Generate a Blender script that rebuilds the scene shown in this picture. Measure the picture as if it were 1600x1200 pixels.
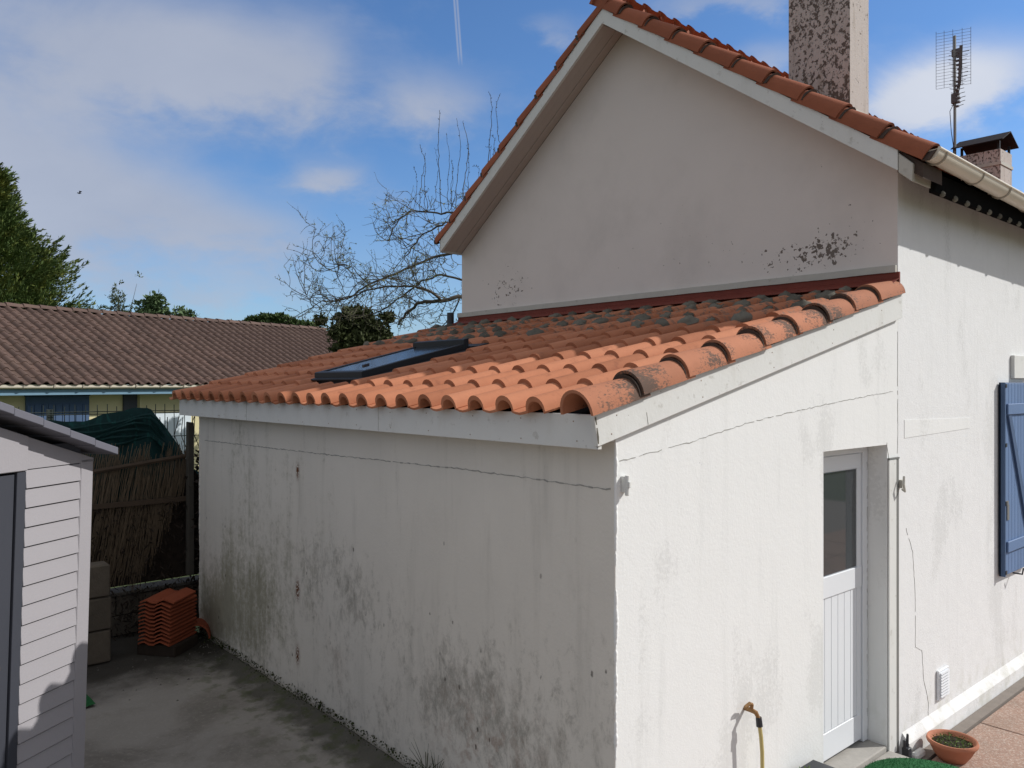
import bpy, math, random
import numpy as np
from math import radians as R, sin, cos, pi, sqrt
from mathutils import Vector, Matrix

for o in list(bpy.data.objects): bpy.data.objects.remove(o)
sc = bpy.context.scene
COL = sc.collection
rnd = random.Random(7)

# ------------------------------------------------------------------ camera
FPX = 1250.0
YAW = R(41.087)
CAM = Vector((-2.98, -2.64, 2.55))
FW = Vector((sin(YAW), cos(YAW), 0)); RT = Vector((cos(YAW), -sin(YAW), 0))
cd = bpy.data.cameras.new('camera'); cam = bpy.data.objects.new('camera', cd); COL.objects.link(cam)
cam.location = CAM; cam.rotation_euler = (R(90.04), 0, -YAW)
cd.sensor_width = 36; cd.lens = FPX / 1600 * 36; cd.clip_start = 0.05; cd.clip_end = 3000
sc.camera = cam
sc.render.resolution_x = 1024; sc.render.resolution_y = 768

# ------------------------------------------------------------------ light
SUNV = Vector((1.43, -1.0, 1.28)).normalized()          # towards the sun
sd = bpy.data.lights.new('sun', 'SUN'); so = bpy.data.objects.new('sun', sd); COL.objects.link(so)
sd.energy = 4.1; sd.angle = R(0.53); sd.color = (1.0, 0.98, 0.945)
so.rotation_euler = (-SUNV).to_track_quat('-Z', 'Y').to_euler(); so.location = (5, -10, 15)
sc.view_settings.view_transform = 'Standard'; sc.view_settings.look = 'None'
sc.view_settings.gamma = 1; sc.view_settings.use_curve_mapping = False
sc.view_settings.exposure = 0.0

# ------------------------------------------------------------------ node helpers
class NB:
    def __init__(s, tree): s.t = tree; s.n = tree.nodes; s.l = tree.links
    def put(s, sock, v):
        if isinstance(v, bpy.types.NodeSocket): s.l.new(v, sock)
        elif v is not None:
            if isinstance(v, (tuple, list)) and len(v) == 3 and sock.type == 'RGBA': v = (*v, 1)
            sock.default_value = v
    def m(s, op, a, b=None, c=None, clamp=False):
        n = s.n.new('ShaderNodeMath'); n.operation = op; n.use_clamp = clamp
        for i, v in enumerate((a, b, c)):
            if v is not None: s.put(n.inputs[i], v)
        return n.outputs[0]
    def mix(s, f, a, b, mode='MIX'):
        n = s.n.new('ShaderNodeMix'); n.data_type = 'RGBA'; n.blend_type = mode
        s.put(n.inputs[0], f); s.put(n.inputs[6], a); s.put(n.inputs[7], b)
        return n.outputs[2]
    def noise(s, vec, scale, detail=4, rough=.55, dist=0, out=0):
        n = s.n.new('ShaderNodeTexNoise'); s.put(n.inputs['Vector'], vec)
        n.inputs['Scale'].default_value = scale; n.inputs['Detail'].default_value = detail
        n.inputs['Roughness'].default_value = rough; n.inputs['Distortion'].default_value = dist
        return n.outputs[out]
    def voro(s, vec, scale, feature='F1', out='Distance'):
        n = s.n.new('ShaderNodeTexVoronoi'); n.feature = feature; s.put(n.inputs['Vector'], vec)
        n.inputs['Scale'].default_value = scale
        return n.outputs[out]
    def ramp(s, v, a, b, lo=0., hi=1.):
        n = s.n.new('ShaderNodeMapRange'); n.interpolation_type = 'SMOOTHSTEP'
        s.put(n.inputs[0], v); n.inputs[1].default_value = a; n.inputs[2].default_value = b
        n.inputs[3].default_value = lo; n.inputs[4].default_value = hi
        return n.outputs[0]
    def pos(s):
        return s.n.new('ShaderNodeNewGeometry').outputs['Position']
    def obj(s):
        return s.n.new('ShaderNodeTexCoord').outputs['Object']
    def xyz(s, v):
        n = s.n.new('ShaderNodeSeparateXYZ'); s.put(n.inputs[0], v); return n.outputs
    def scale(s, v, sc3):
        n = s.n.new('ShaderNodeVectorMath'); n.operation = 'MULTIPLY'; s.put(n.inputs[0], v)
        n.inputs[1].default_value = sc3; return n.outputs[0]
    def add(s, v, w):
        n = s.n.new('ShaderNodeVectorMath'); n.operation = 'ADD'; s.put(n.inputs[0], v); s.put(n.inputs[1], w); return n.outputs[0]
    def rand(s): return s.n.new('ShaderNodeObjectInfo').outputs['Random']
    def gauss(s, u, v, u0, v0, su, sv):
        a = s.m('DIVIDE', s.m('SUBTRACT', u, u0), su); b = s.m('DIVIDE', s.m('SUBTRACT', v, v0), sv)
        q = s.m('ADD', s.m('MULTIPLY', a, a), s.m('MULTIPLY', b, b))
        return s.m('EXPONENT', s.m('MULTIPLY', q, -1.0))

def mat(name, col, rough=.8, var=.12, vscale=3., bump=.0, bscale=60., metal=0., spec=.3, fn=None, rvar=0., local=False):
    """principled material with tonal noise, per-object variation and bump"""
    m = bpy.data.materials.new(name); m.use_nodes = True
    b = NB(m.node_tree); p = m.node_tree.nodes['Principled BSDF']
    v = b.obj() if local else b.pos()
    n = b.noise(v, vscale, 5, .6)
    f = b.m('MULTIPLY_ADD', n, 2 * var, 1 - var)
    if rvar: f = b.m('MULTIPLY', f, b.m('MULTIPLY_ADD', b.rand(), 2 * rvar, 1 - rvar))
    comb = b.n.new('ShaderNodeCombineXYZ'); [b.put(comb.inputs[i], f) for i in range(3)]
    c = b.mix(1., (*col, 1), comb.outputs[0], 'MULTIPLY')
    h = None
    if fn:
        r_ = fn(b, v, c, p)
        if isinstance(r_, tuple): c, h = r_
        else: c = r_
    b.put(p.inputs['Base Color'], c)
    p.inputs['Roughness'].default_value = rough; p.inputs['Metallic'].default_value = metal
    p.inputs['Specular IOR Level'].default_value = spec
    if bump:
        hn = b.noise(v, bscale, 4, .6)
        if h is not None: hn = b.m('ADD', hn, h)
        bn = b.n.new('ShaderNodeBump'); bn.inputs['Strength'].default_value = min(1, bump * 20 if bump < .05 else bump)
        bn.inputs['Distance'].default_value = .004 if bump >= .05 else bump
        b.put(bn.inputs['Height'], hn); b.put(p.inputs['Normal'], bn.outputs[0])
    return m

# ------------------------------------------------------------------ world
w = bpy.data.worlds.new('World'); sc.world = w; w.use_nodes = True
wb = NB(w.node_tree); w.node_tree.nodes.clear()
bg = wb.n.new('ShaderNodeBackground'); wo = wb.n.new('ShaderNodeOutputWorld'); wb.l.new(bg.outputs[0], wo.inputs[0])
sky = wb.n.new('ShaderNodeTexSky'); sky.sky_type = 'NISHITA'; sky.sun_disc = False
sky.sun_elevation = math.asin(SUNV.z); sky.sun_rotation = math.atan2(SUNV.x, SUNV.y)
sky.altitude = 0; sky.air_density = 1.0; sky.dust_density = 0.4; sky.ozone_density = 2.5
tc = wb.n.new('ShaderNodeTexCoord').outputs['Generated']
x_, y_, z_ = wb.xyz(tc)
az = wb.m('ARCTAN2', x_, y_); el = wb.m('ARCSINE', z_)
n_lo = wb.noise(wb.scale(tc, (1, 1, 2.2)), 3.2, 8, .58, .35)
n_hi = wb.noise(wb.scale(tc, (1, 1, 2.0)), 11., 6, .6, .2)
azw = wb.m('ADD', az, wb.m('MULTIPLY_ADD', n_lo, .16, -.08)); elw = wb.m('ADD', el, wb.m('MULTIPLY_ADD', n_hi, .07, -.035))
def azel(px, py):
    a = math.atan((px - 800) / FPX); return YAW + a, math.atan((601 - py) / FPX * cos(a))
blobs = [(170, 60, 330, 100, .95), (-60, 250, 260, 170, .9), (400, 120, 170, 70, .6), (210, 330, 230, 95, .85),
         (420, 370, 150, 45, .5), (330, 455, 300, 45, .4), (690, 160, 105, 48, .62), (535, 268, 62, 20, .6), (620, 300, 60, 20, .2),
         (860, 52, 60, 26, .5), (1190, 95, 90, 34, .62), (1120, 0, 150, 26, .65), (1490, 130, 150, 62, 1.15), (1420, 160, 80, 40, .3),
         (1610, 300, 60, 30, .5), (500, 60, 80, 60, .2)]
tot = None
for (px, py, sx, sy, wt) in blobs:
    a0, e0 = azel(px, py); ca = cos(math.atan((px - 800) / FPX))
    g = wb.m('MULTIPLY', wb.gauss(azw, elw, a0, e0, sx / FPX * ca * ca, sy / FPX * ca), wt)
    tot = g if tot is None else wb.m('ADD', tot, g)
# added cloud beyond the frame, denser and whiter to neutralise light on shaded walls
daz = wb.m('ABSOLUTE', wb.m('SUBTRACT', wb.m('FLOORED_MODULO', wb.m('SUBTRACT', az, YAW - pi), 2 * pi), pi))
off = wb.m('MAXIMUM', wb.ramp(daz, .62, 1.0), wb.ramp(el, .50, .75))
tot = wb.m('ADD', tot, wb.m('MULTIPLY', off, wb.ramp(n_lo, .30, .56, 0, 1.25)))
mask = wb.m('MULTIPLY', wb.m('ADD', tot, wb.m('MULTIPLY_ADD', n_hi, .9, -.44)), 1.0)
mask = wb.m('ADD', mask, wb.m('MULTIPLY_ADD', n_lo, .9, -.5))
mask = wb.ramp(mask, .02, 1.05, 0, .88)
# thin veil near the horizon
veil = wb.m('MULTIPLY', wb.ramp(el, .30, .0, 0, .38), wb.ramp(n_hi, .2, .7, .55, 1.))
# contrail, two thin lines
a1, e1 = azel(712, 0); a2, e2 = azel(720, 108)
def trail(off):
    d = wb.m('SUBTRACT', az, wb.m('MULTIPLY_ADD', wb.m('SUBTRACT', el, e1), (a2 - a1) / (e2 - e1), a1 + off))
    return wb.ramp(wb.m('ABSOLUTE', d), .0005, .0020, 1, 0)
tr = wb.m('MAXIMUM', trail(-.0018), trail(.0018))
tr = wb.m('MULTIPLY', wb.m('MULTIPLY', tr, wb.ramp(el, e2 - .006, e2 + .02)), .42)
fac = wb.m('MAXIMUM', wb.m('MAXIMUM', mask, veil), tr, clamp=True)
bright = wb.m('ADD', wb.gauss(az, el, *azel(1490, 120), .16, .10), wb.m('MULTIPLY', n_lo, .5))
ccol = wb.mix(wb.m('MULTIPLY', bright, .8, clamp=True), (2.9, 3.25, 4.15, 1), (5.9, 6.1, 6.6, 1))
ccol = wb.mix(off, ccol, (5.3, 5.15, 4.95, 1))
skyc = wb.mix(1., sky.outputs[0], (.66, .90, 1.16, 1), 'MULTIPLY')
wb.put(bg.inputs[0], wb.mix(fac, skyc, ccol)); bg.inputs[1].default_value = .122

# ------------------------------------------------------------------ mesh helpers
class MB:
    def __init__(s): s.v = []; s.f = []
    def add(s, vs, fs):
        k = len(s.v); s.v += [tuple(v) for v in vs]; s.f += [tuple(i + k for i in f) for f in fs]; return s
    def box(s, a, b, M=None):
        (x0, y0, z0), (x1, y1, z1) = a, b
        vs = [Vector(p) for p in ((x0, y0, z0), (x1, y0, z0), (x1, y1, z0), (x0, y1, z0), (x0, y0, z1), (x1, y0, z1), (x1, y1, z1), (x0, y1, z1))]
        if M is not None: vs = [M @ v for v in vs]
        return s.add(vs, [(3, 2, 1, 0), (4, 5, 6, 7), (0, 1, 5, 4), (1, 2, 6, 5), (2, 3, 7, 6), (3, 0, 4, 7)])
    def prism(s, pts, d):                       # polygon (3D, planar) extruded by vector d
        pts = [Vector(p) for p in pts]; d = Vector(d); n = len(pts)
        fs = [tuple(range(n)), tuple(range(2 * n - 1, n - 1, -1))]
        fs += [(i, i + n, (i + 1) % n + n, (i + 1) % n) for i in range(n)]
        return s.add(pts + [p + d for p in pts], fs)
    def tube(s, pts, rad, sides=6, caps=True):
        pts = [Vector(p) for p in pts]; n = len(pts)
        if not isinstance(rad, (list, tuple)): rad = [rad] * n
        vs = []; fs = []; up = Vector((0, 0, 1)); prev = None
        for i, p in enumerate(pts):
            t = (pts[min(i + 1, n - 1)] - pts[max(i - 1, 0)]).normalized()
            if prev is None:
                a = t.cross(up if abs(t.z) < .9 else Vector((1, 0, 0))).normalized()
            else: a = (prev - t * prev.dot(t)).normalized()
            prev = a; b_ = t.cross(a)
            for k in range(sides):
                q = 2 * pi * k / sides; vs.append(p + (a * cos(q) + b_ * sin(q)) * rad[i])
        for i in range(n - 1):
            for k in range(sides):
                k2 = (k + 1) % sides
                fs.append((i * sides + k, i * sides + k2, (i + 1) * sides + k2, (i + 1) * sides + k))
        if caps: fs += [tuple(range(sides - 1, -1, -1)), tuple((n - 1) * sides + k for k in range(sides))]
        return s.add(vs, fs)
    def lathe(s, prof, c=(0, 0, 0), n=24, wob=0):
        vs = []; fs = []; m = len(prof)
        for k in range(n):
            q = 2 * pi * k / n
            for (r_, z) in prof: vs.append((c[0] + r_ * cos(q) * (1 + wob * sin(3 * q)), c[1] + r_ * sin(q), c[2] + z))
        for k in range(n):
            k2 = (k + 1) % n
            for i in range(m - 1): fs.append((k * m + i, k2 * m + i, k2 * m + i + 1, k * m + i + 1))
        return s.add(vs, fs)
    def mesh(s, name, m=None, smooth=False, ang=35, bevel=0):
        me = bpy.data.meshes.new(name); me.from_pydata(s.v, [], s.f); me.update()
        import bmesh
        bm = bmesh.new(); bm.from_mesh(me); bmesh.ops.recalc_face_normals(bm, faces=bm.faces)
        if bevel:
            bmesh.ops.bevel(bm, geom=list(bm.edges), offset=bevel, segments=1, affect='EDGES', clamp_overlap=True)
        bm.to_mesh(me); bm.free()
        if m: me.materials.append(m)
        if smooth:
            me.polygons.foreach_set('use_smooth', [True] * len(me.polygons)); me.set_sharp_from_angle(angle=R(ang))
        return me
    def build(s, name, m=None, parent=None, **k):
        return link(name, s.mesh(name, m, **k), parent)

def link(name, me, parent=None, loc=None, rot=None, label=None):
    o = bpy.data.objects.new(name, me); COL.objects.link(o)
    if parent: o.parent = parent
    if loc: o.location = loc
    if rot: o.rotation_euler = rot
    if label: o['label'] = label
    return o
def tag(o, label=None, cat=None, group=None, kind=None):
    if label: o['label'] = label
    if cat: o['category'] = cat
    if group: o['group'] = group
    if kind: o['kind'] = kind
    return o
def thing(name, label, cat, loc=(0, 0, 0), group=None):
    o = bpy.data.objects.new(name, None); COL.objects.link(o); o.location = loc; o.empty_display_size = .2
    # parts are written in world coordinates: keep them there
    return tag(o, label, cat, group)
def pbuild(mb, name, m, root, **k):             # part whose vertices are in world coordinates
    o = mb.build(name, m, root, **k); o.location = tuple(-c for c in root.location); return o
def plink(name, me, root, loc, rot=None, label=None):
    return link(name, me, root, tuple(Vector(loc) - Vector(root.location)), rot, label)
def copy_thing(o):
    c = o.copy(); COL.objects.link(c)
    for ch in o.children:
        d = ch.copy(); COL.objects.link(d); d.parent = c
        for g in ch.children:
            e = g.copy(); COL.objects.link(e); e.parent = d
    return c

# ------------------------------------------------------------------ materials
def f_sunwall(b, v, c, p):
    x, y, z = b.xyz(v)
    big = b.noise(b.scale(v, (1, 1, .5)), 1.6, 4, .6)
    fine = b.noise(v, 38, 4, .7)
    grain = b.ramp(b.m('MULTIPLY', fine, b.ramp(big, .35, .7)), .30, .46)
    c = b.mix(b.m('MULTIPLY', grain, .30), c, (.50, .50, .48, 1))
    spk = b.ramp(b.voro(v, 26), .03, .10, 1, 0)
    spg = b.ramp(b.noise(v, 3.1, 3), .54, .64)
    c = b.mix(b.m('MULTIPLY', b.m('MULTIPLY', spk, spg), .65), c, (.22, .21, .19, 1))
    low = b.m('MULTIPLY', b.ramp(z, .35, -.3), b.ramp(b.noise(v, 6, 4), .45, .7))
    c = b.mix(b.m('MULTIPLY', low, .45), c, (.40, .39, .30, 1))
    st = b.noise(b.scale(v, (9, 9, .6)), 1.0, 4, .6)
    c = b.mix(b.ramp(st, .52, .75, 0, .16), c, (.45, .46, .44, 1))
    return c, b.m('MULTIPLY', b.noise(v, 14, 5, .7), 1.6)
M = {}
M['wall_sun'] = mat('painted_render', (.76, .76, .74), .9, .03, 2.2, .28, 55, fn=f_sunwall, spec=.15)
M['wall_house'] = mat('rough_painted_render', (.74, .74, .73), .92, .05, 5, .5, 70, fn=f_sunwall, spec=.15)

def f_shadewall(b, v, c, p):
    x, y, z = b.xyz(v)
    st = b.noise(b.scale(v, (5, 5, .55)), 1.3, 6, .65)          # vertical streaks
    mid = b.noise(v, 2.3, 6, .65); fine = b.noise(v, 70, 6, .85)
    # algae: towards the far end and the foot
    A = b.m('ADD', b.gauss(y, z, 4.6, .5, 1.0, .55), b.m('MULTIPLY', b.gauss(y, z, 4.0, 1.3, 1.3, .9), .55))
    A = b.m('ADD', A, b.m('MULTIPLY', b.gauss(y, z, 5.3, .25, .5, .4), .8))
    A = b.m('ADD', A, b.m('MULTIPLY', b.gauss(y, z, 4.9, 2.1, .5, .4), .3))
    am = b.ramp(b.m('ADD', A, b.m('ADD', b.m('MULTIPLY_ADD', b.m('MULTIPLY', st, mid), 3.0, -.85), b.m('MULTIPLY_ADD', b.noise(v, 16, 8, .8), 2.2, -1.1))), .25, 1.3)
    c = b.mix(b.m('MULTIPLY', am, .72), c, (.20, .19, .115, 1))
    # grey-black mould patches
    B = b.m('ADD', b.gauss(y, z, 2.55, 1.0, .42, .40), b.gauss(y, z, 1.15, .65, .55, .40))
    B = b.m('ADD', B, b.m('MULTIPLY', b.gauss(y, z, .25, .6, .5, .7), .6))
    B = b.m('ADD', B, b.m('MULTIPLY', b.gauss(y, z, 3.2, 1.15, .3, .35), .6))
    B = b.m('ADD', B, b.m('MULTIPLY', b.ramp(z, 1.6, .0), .5))
    rough_ = b.noise(b.scale(v, (1, 1, .6)), 12, 10, .82, .3)
    bmk = b.ramp(b.m('ADD', b.m('MULTIPLY', B, .8), b.m('ADD', b.m('MULTIPLY_ADD', rough_, 5.5, -2.9), b.m('MULTIPLY_ADD', mid, 2.6, -1.2))), .25, 1.75)
    bmk = b.m('MULTIPLY', bmk, b.ramp(B, .0, .5, .12, 1.))
    c = b.mix(b.m('MULTIPLY', bmk, .60), c, (.15, .14, .115, 1))
    # pinkish bare patch
    pk = b.m('MULTIPLY', b.gauss(y, z, 1.0, .35, .5, .35), b.ramp(b.noise(v, 9, 5, .7), .48, .6))
    pk = b.m('ADD', pk, b.m('MULTIPLY', b.gauss(y, z, 2.6, .55, .5, .3), b.ramp(mid, .45, .7, 0, .5)), clamp=True)
    c = b.mix(b.m('MULTIPLY', pk, .5), c, (.33, .22, .17, 1))
    # chips
    chip = b.m('MULTIPLY', b.ramp(b.m('ADD', b.voro(b.scale(v, (1, 1, .6)), 11), b.m('MULTIPLY', b.noise(v, 60, 3), .12)), .13, .19, 1, 0), b.ramp(b.noise(v, 3.2, 4, .6), .50, .60))
    chip = b.m('MULTIPLY', chip, b.ramp(z, 1.9, 1.2))
    c = b.mix(b.m('MULTIPLY', chip, .8), c, (.07, .06, .05, 1))
    # rust marks in one column
    for (yy, zz, s) in ((3.44, 1.84, .045), (3.44, .87, .06), (3.44, .34, .055)):
        g = b.m('MULTIPLY', b.gauss(y, z, yy, zz, s * .55, s * 1.3), b.ramp(b.noise(v, 55, 3, .7), .38, .5))
        c = b.mix(b.m('MULTIPLY', g, 1.3, clamp=True), c, (.13, .045, .015, 1))
    run = b.m('MULTIPLY', b.gauss(y, z, 3.45, 1.2, .05, .7), b.ramp(st, .45, .6))
    c = b.mix(b.m('MULTIPLY', run, .5), c, (.16, .14, .09, 1))
    c = b.mix(b.ramp(st, .50, .74, 0, .17), c, (.22, .21, .18, 1))
    return c, b.m('MULTIPLY', b.noise(v, 14, 5, .7), 1.6)
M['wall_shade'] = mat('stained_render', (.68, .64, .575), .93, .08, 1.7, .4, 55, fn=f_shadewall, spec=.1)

def f_gable(b, v, c, p):
    x, y, z = b.xyz(v)
    # flaked paint near the foot of the gable
    G = b.m('ADD', b.gauss(y, z, .75, 3.62, .55, .16), b.m('MULTIPLY', b.gauss(y, z, 4.5, 3.66, .45, .28), .85))
    G = b.m('ADD', G, b.m('MULTIPLY', b.gauss(y, z, 2.0, 3.8, .5, .35), .45))
    G = b.m('ADD', G, b.m('MULTIPLY', b.gauss(y, z, .45, 3.75, .22, .2), .5))
    n = b.noise(v, 24, 5, .6, .15)
    fl = b.ramp(b.m('ADD', b.m('MULTIPLY', G, .20), n), .745, .757)
    c = b.mix(fl, c, (.16, .13, .11, 1))
    c = b.mix(b.ramp(b.noise(v, 1.3, 5, .6), .45, .8, 0, .22), c, (.36, .33, .30, 1))
    return c, b.m('MULTIPLY', fl, -2.5)
M['gable'] = mat('gable_render', (.70, .635, .59), .9, .04, 1.5, .3, 60, fn=f_gable, spec=.15)

def f_board(b, v, c, p):
    n = b.noise(v, 13, 5, .65); s = b.ramp(n, .60, .68)
    c = b.mix(b.m('MULTIPLY', s, .35), c, (.28, .25, .20, 1))
    d = b.ramp(b.noise(b.scale(v, (3, 3, 1)), 2.6, 4), .5, .8, 0, .3)
    c = b.mix(d, c, (.45, .43, .37, 1))
    return b.mix(b.m('MULTIPLY', b.m('MULTIPLY', b.ramp(b.voro(v, 19), .04, .09, 1, 0), b.ramp(b.noise(v, 5, 2), .55, .65)), .6), c, (.15, .12, .1, 1))
M['board'] = mat('painted_board', (.66, .66, .63), .7, .04, 4, .35, 40, fn=f_board, spec=.3)
M['board_dirty'] = mat('dirty_painted_board', (.48, .46, .41), .8, .12, 7, .4, 40, fn=f_board, spec=.2)
M['soffit'] = mat('soffit_board', (.50, .44, .40), .8, .05, 6, .2, 30)
M['white_door'] = mat('white_plastic', (.72, .74, .76), .35, .015, 3, spec=.5)
M['dark_metal'] = mat('anthracite_metal', (.014, .016, .019), .5, .12, 8, spec=.3)
M['grey_metal'] = mat('dull_grey_metal', (.20, .20, .19), .6, .2, 9, spec=.4, metal=.3)
M['antenna'] = mat('antenna_metal', (.09, .08, .085), .6, .2, 9, spec=.4)

def f_tile(b, v, c, p):
    r_ = b.rand()
    c = b.mix(b.m('MULTIPLY', b.ramp(r_, .3, 1.), .35), c, (.47, .22, .13, 1))
    wpos = b.pos(); x, y, z = b.xyz(wpos)
    d = b.ramp(b.noise(wpos, 9, 5, .65), .55, .75, 0, .5)
    c = b.mix(d, c, (.17, .06, .035, 1))
    # grey lichen film on the upper courses
    up = b.ramp(x, 1.6, 2.3, 0, 1)
    g = b.m('MULTIPLY', up, b.ramp(b.noise(wpos, 17, 5, .7), .50, .60))
    c = b.mix(b.m('MULTIPLY', g, .7), c, (.13, .12, .10, 1))
    return c
M['tile'] = mat('terracotta_tile', (.43, .165, .085), .82, .12, 14, .35, 120, fn=f_tile, rvar=.2, spec=.2)
def f_tile2(b, v, c, p):
    wp = b.pos(); n = b.noise(b.scale(wp, (.5, 1, 1)), 85, 5, .8); h = b.noise(wp, 3.5, 4)
    g = b.ramp(b.m('ADD', n, b.m('MULTIPLY_ADD', h, 1.3, -.66)), .50, .62)
    return b.mix(b.m('MULTIPLY', g, .85), c, (.075, .065, .055, 1))
M['tile_verge'] = mat('weathered_terracotta', (.42, .175, .10), .85, .12, 14, .35, 120, fn=f_tile2, rvar=.15, spec=.2)
M['tile_main'] = mat('gable_terracotta', (.29, .095, .05), .8, .15, 10, .3, 100, rvar=.14, spec=.2)
M['tile_dark'] = mat('tile_underside_mortar', (.07, .05, .04), .95, .3, 20, .5, 60)
def f_brown(b, v, c, p):
    return b.mix(b.ramp(b.noise(b.pos(), 1.5, 4), .45, .7, 0, .5), c, (.115, .075, .058, 1))
M['tile_brown'] = mat('brown_tile', (.10, .062, .049), .8, .2, 20, .0, fn=f_brown, rvar=.22, spec=.35)
M['mortar'] = mat('grey_mortar', (.135, .125, .10), .95, .35, 45, .8, 60, rvar=.3)
M['flash'] = mat('red_flashing', (.17, .035, .022), .7, .25, 9, .3, 60)
def f_chim(b, v, c, p):
    x, y, z = b.xyz(v)
    n = b.noise(b.scale(v, (1, 1, .8)), 30, 6, .66, .1); n2 = b.noise(v, 2.2, 3, .5)
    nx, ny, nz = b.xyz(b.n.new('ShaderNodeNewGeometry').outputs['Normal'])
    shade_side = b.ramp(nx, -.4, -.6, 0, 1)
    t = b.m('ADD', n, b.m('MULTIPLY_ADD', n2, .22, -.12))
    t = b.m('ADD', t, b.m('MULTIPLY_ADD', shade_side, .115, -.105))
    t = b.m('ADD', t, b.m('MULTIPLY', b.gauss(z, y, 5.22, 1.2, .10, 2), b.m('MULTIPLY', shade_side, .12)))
    m_ = b.ramp(t, .505, .575)
    c = b.mix(m_, c, (.13, .105, .09, 1))
    c = b.mix(b.ramp(b.noise(b.scale(v, (8, 8, 1)), 1.6, 4), .5, .75, 0, .45), c, (.26, .21, .16, 1))
    return c, b.m('MULTIPLY', m_, -1.5)
M['chimney'] = mat('peeling_chimney_render', (.50, .445, .41), .95, .08, 3, .8, 50, fn=f_chim, spec=.1)
M['gutter'] = mat('cream_gutter', (.62, .56, .46), .45, .05, 3, spec=.4)
M['gutter_dirty'] = mat('dirty_gutter_bracket', (.36, .32, .26), .6, .1, 6, spec=.3)
M['black'] = mat('bitumen_black', (.010, .010, .010), 1., .2, 8, spec=.0)
M['shutter'] = mat('blue_painted_wood', (.115, .19, .34), .6, .08, 6, .25, 60, spec=.4, rvar=.05)
M['shutter_dark'] = mat('blue_painted_edge', (.055, .10, .19), .6, .08, 6, spec=.4)  # blue paint darkened for the shutter's shaded edge; plain dark blue elsewhere
M['shed'] = mat('lilac_grey_resin', (.31, .294, .308), .6, .03, 4, .25, 90, spec=.3)
M['shed_roof'] = mat('grey_resin_roof', (.13, .13, .155), .55, .05, 4, spec=.3)
M['shed_dark'] = mat('anthracite_resin', (.045, .048, .060), .55, .06, 4, spec=.3)
def f_yard(b, v, c, p):
    x, y, z = b.xyz(v)
    n = b.noise(v, 1.1, 7, .62, .5); f = b.noise(v, 30, 5, .75)
    c = b.mix(b.ramp(n, .44, .68, 0, .65), c, (.13, .115, .095, 1))
    c = b.mix(b.ramp(f, .5, .72, 0, .6), c, (.36, .34, .30, 1))
    c = b.mix(b.m('MULTIPLY', b.ramp(b.voro(v, 30), .04, .12, 1, 0), b.ramp(b.noise(v, 4, 3), .5, .6, 0, .8)), c, (.05, .045, .035, 1))
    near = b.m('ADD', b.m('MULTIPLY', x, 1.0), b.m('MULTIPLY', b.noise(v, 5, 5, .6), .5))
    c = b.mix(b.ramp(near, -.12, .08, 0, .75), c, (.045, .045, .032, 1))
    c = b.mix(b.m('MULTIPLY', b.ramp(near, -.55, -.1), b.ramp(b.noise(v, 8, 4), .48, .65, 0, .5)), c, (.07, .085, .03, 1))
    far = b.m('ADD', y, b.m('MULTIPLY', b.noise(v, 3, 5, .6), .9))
    c = b.mix(b.ramp(far, 4.7, 5.5, 0, .85), c, (.018, .016, .012, 1))  # far end: dirt plus house shadow darkened into the colour
    return c, b.m('MULTIPLY', n, 3)
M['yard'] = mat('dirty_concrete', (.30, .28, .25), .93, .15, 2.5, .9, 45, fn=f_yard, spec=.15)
def f_patio(b, v, c, p):
    f = b.voro(v, 95, 'F1', 'Color'); s = b.n.new('ShaderNodeSeparateColor'); b.put(s.inputs[0], f)
    c = b.mix(b.m('MULTIPLY', s.outputs[0], .5), c, (.20, .12, .09, 1))
    c = b.mix(b.ramp(s.outputs[1], .75, .8, 0, .6), c, (.50, .42, .36, 1))
    c = b.mix(b.ramp(b.noise(v, 2.2, 5, .6), .5, .75, 0, .4), c, (.22, .17, .13, 1))
    return c, b.m('MULTIPLY', s.outputs[0], 1.5)
M['patio'] = mat('pink_aggregate_slab', (.40, .27, .21), .9, .1, 8, .8, 90, fn=f_patio, rvar=.06)
M['joint'] = mat('grey_concrete_strip', (.22, .19, .165), .9, .2, 12, .6, 60)
M['step'] = mat('stone_step', (.36, .34, .31), .9, .25, 11, .6, 50)
M['block'] = mat('breeze_block', (.115, .095, .072), .95, .25, 14, .9, 60, rvar=.15)
M['reed'] = mat('dry_reed', (.17, .125, .08), .9, .45, 18, rvar=.2)
M['brush'] = mat('old_brushwood', (.030, .021, .015), .95, .4, 12)  # base colour darkened to stand in for house shadow and occlusion
M['rail'] = mat('weathered_rail', (.07, .048, .032), .9, .25, 8)
M['post'] = mat('weathered_post', (.07, .062, .05), .9, .3, 8)
def f_net(b, v, c, p):
    return b.mix(b.ramp(b.noise(b.scale(v, (2, 1, 1)), 5, 5, .6, 1.5), .5, .7, 0, .6), c, (.012, .085, .075, 1))
M['net'] = mat('green_shade_netting', (.006, .030, .029), .75, .3, 6, fn=f_net, spec=.2)
M['wire'] = mat('green_wire', (.03, .04, .035), .6, .1, 6)
M['wire_rust'] = mat('old_wire', (.05, .04, .03), .7, .1, 6)
M['leaf_con'] = mat('cypress_leaf', (.075, .115, .03), .7, .5, .55, spec=.25, fn=lambda b, v, c, p: b.mix(b.ramp(b.noise(v, 1.3, 4, .6), .48, .70, 0, .75), c, (.23, .24, .05, 1)))
M['leaf_pine'] = mat('pine_leaf', (.06, .095, .03), .7, .5, .9, spec=.2)
M['leaf_dark'] = mat('evergreen_leaf', (.048, .058, .02), .7, .5, 2.5, spec=.2)
M['leaf_light'] = mat('young_leaf', (.10, .15, .065), .7, .35, 1.2, spec=.2)
M['bark'] = mat('bark', (.11, .095, .08), .9, .3, 8)
M['bark_pale'] = mat('lichen_bark', (.085, .073, .056), .9, .45, 3.5)
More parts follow.
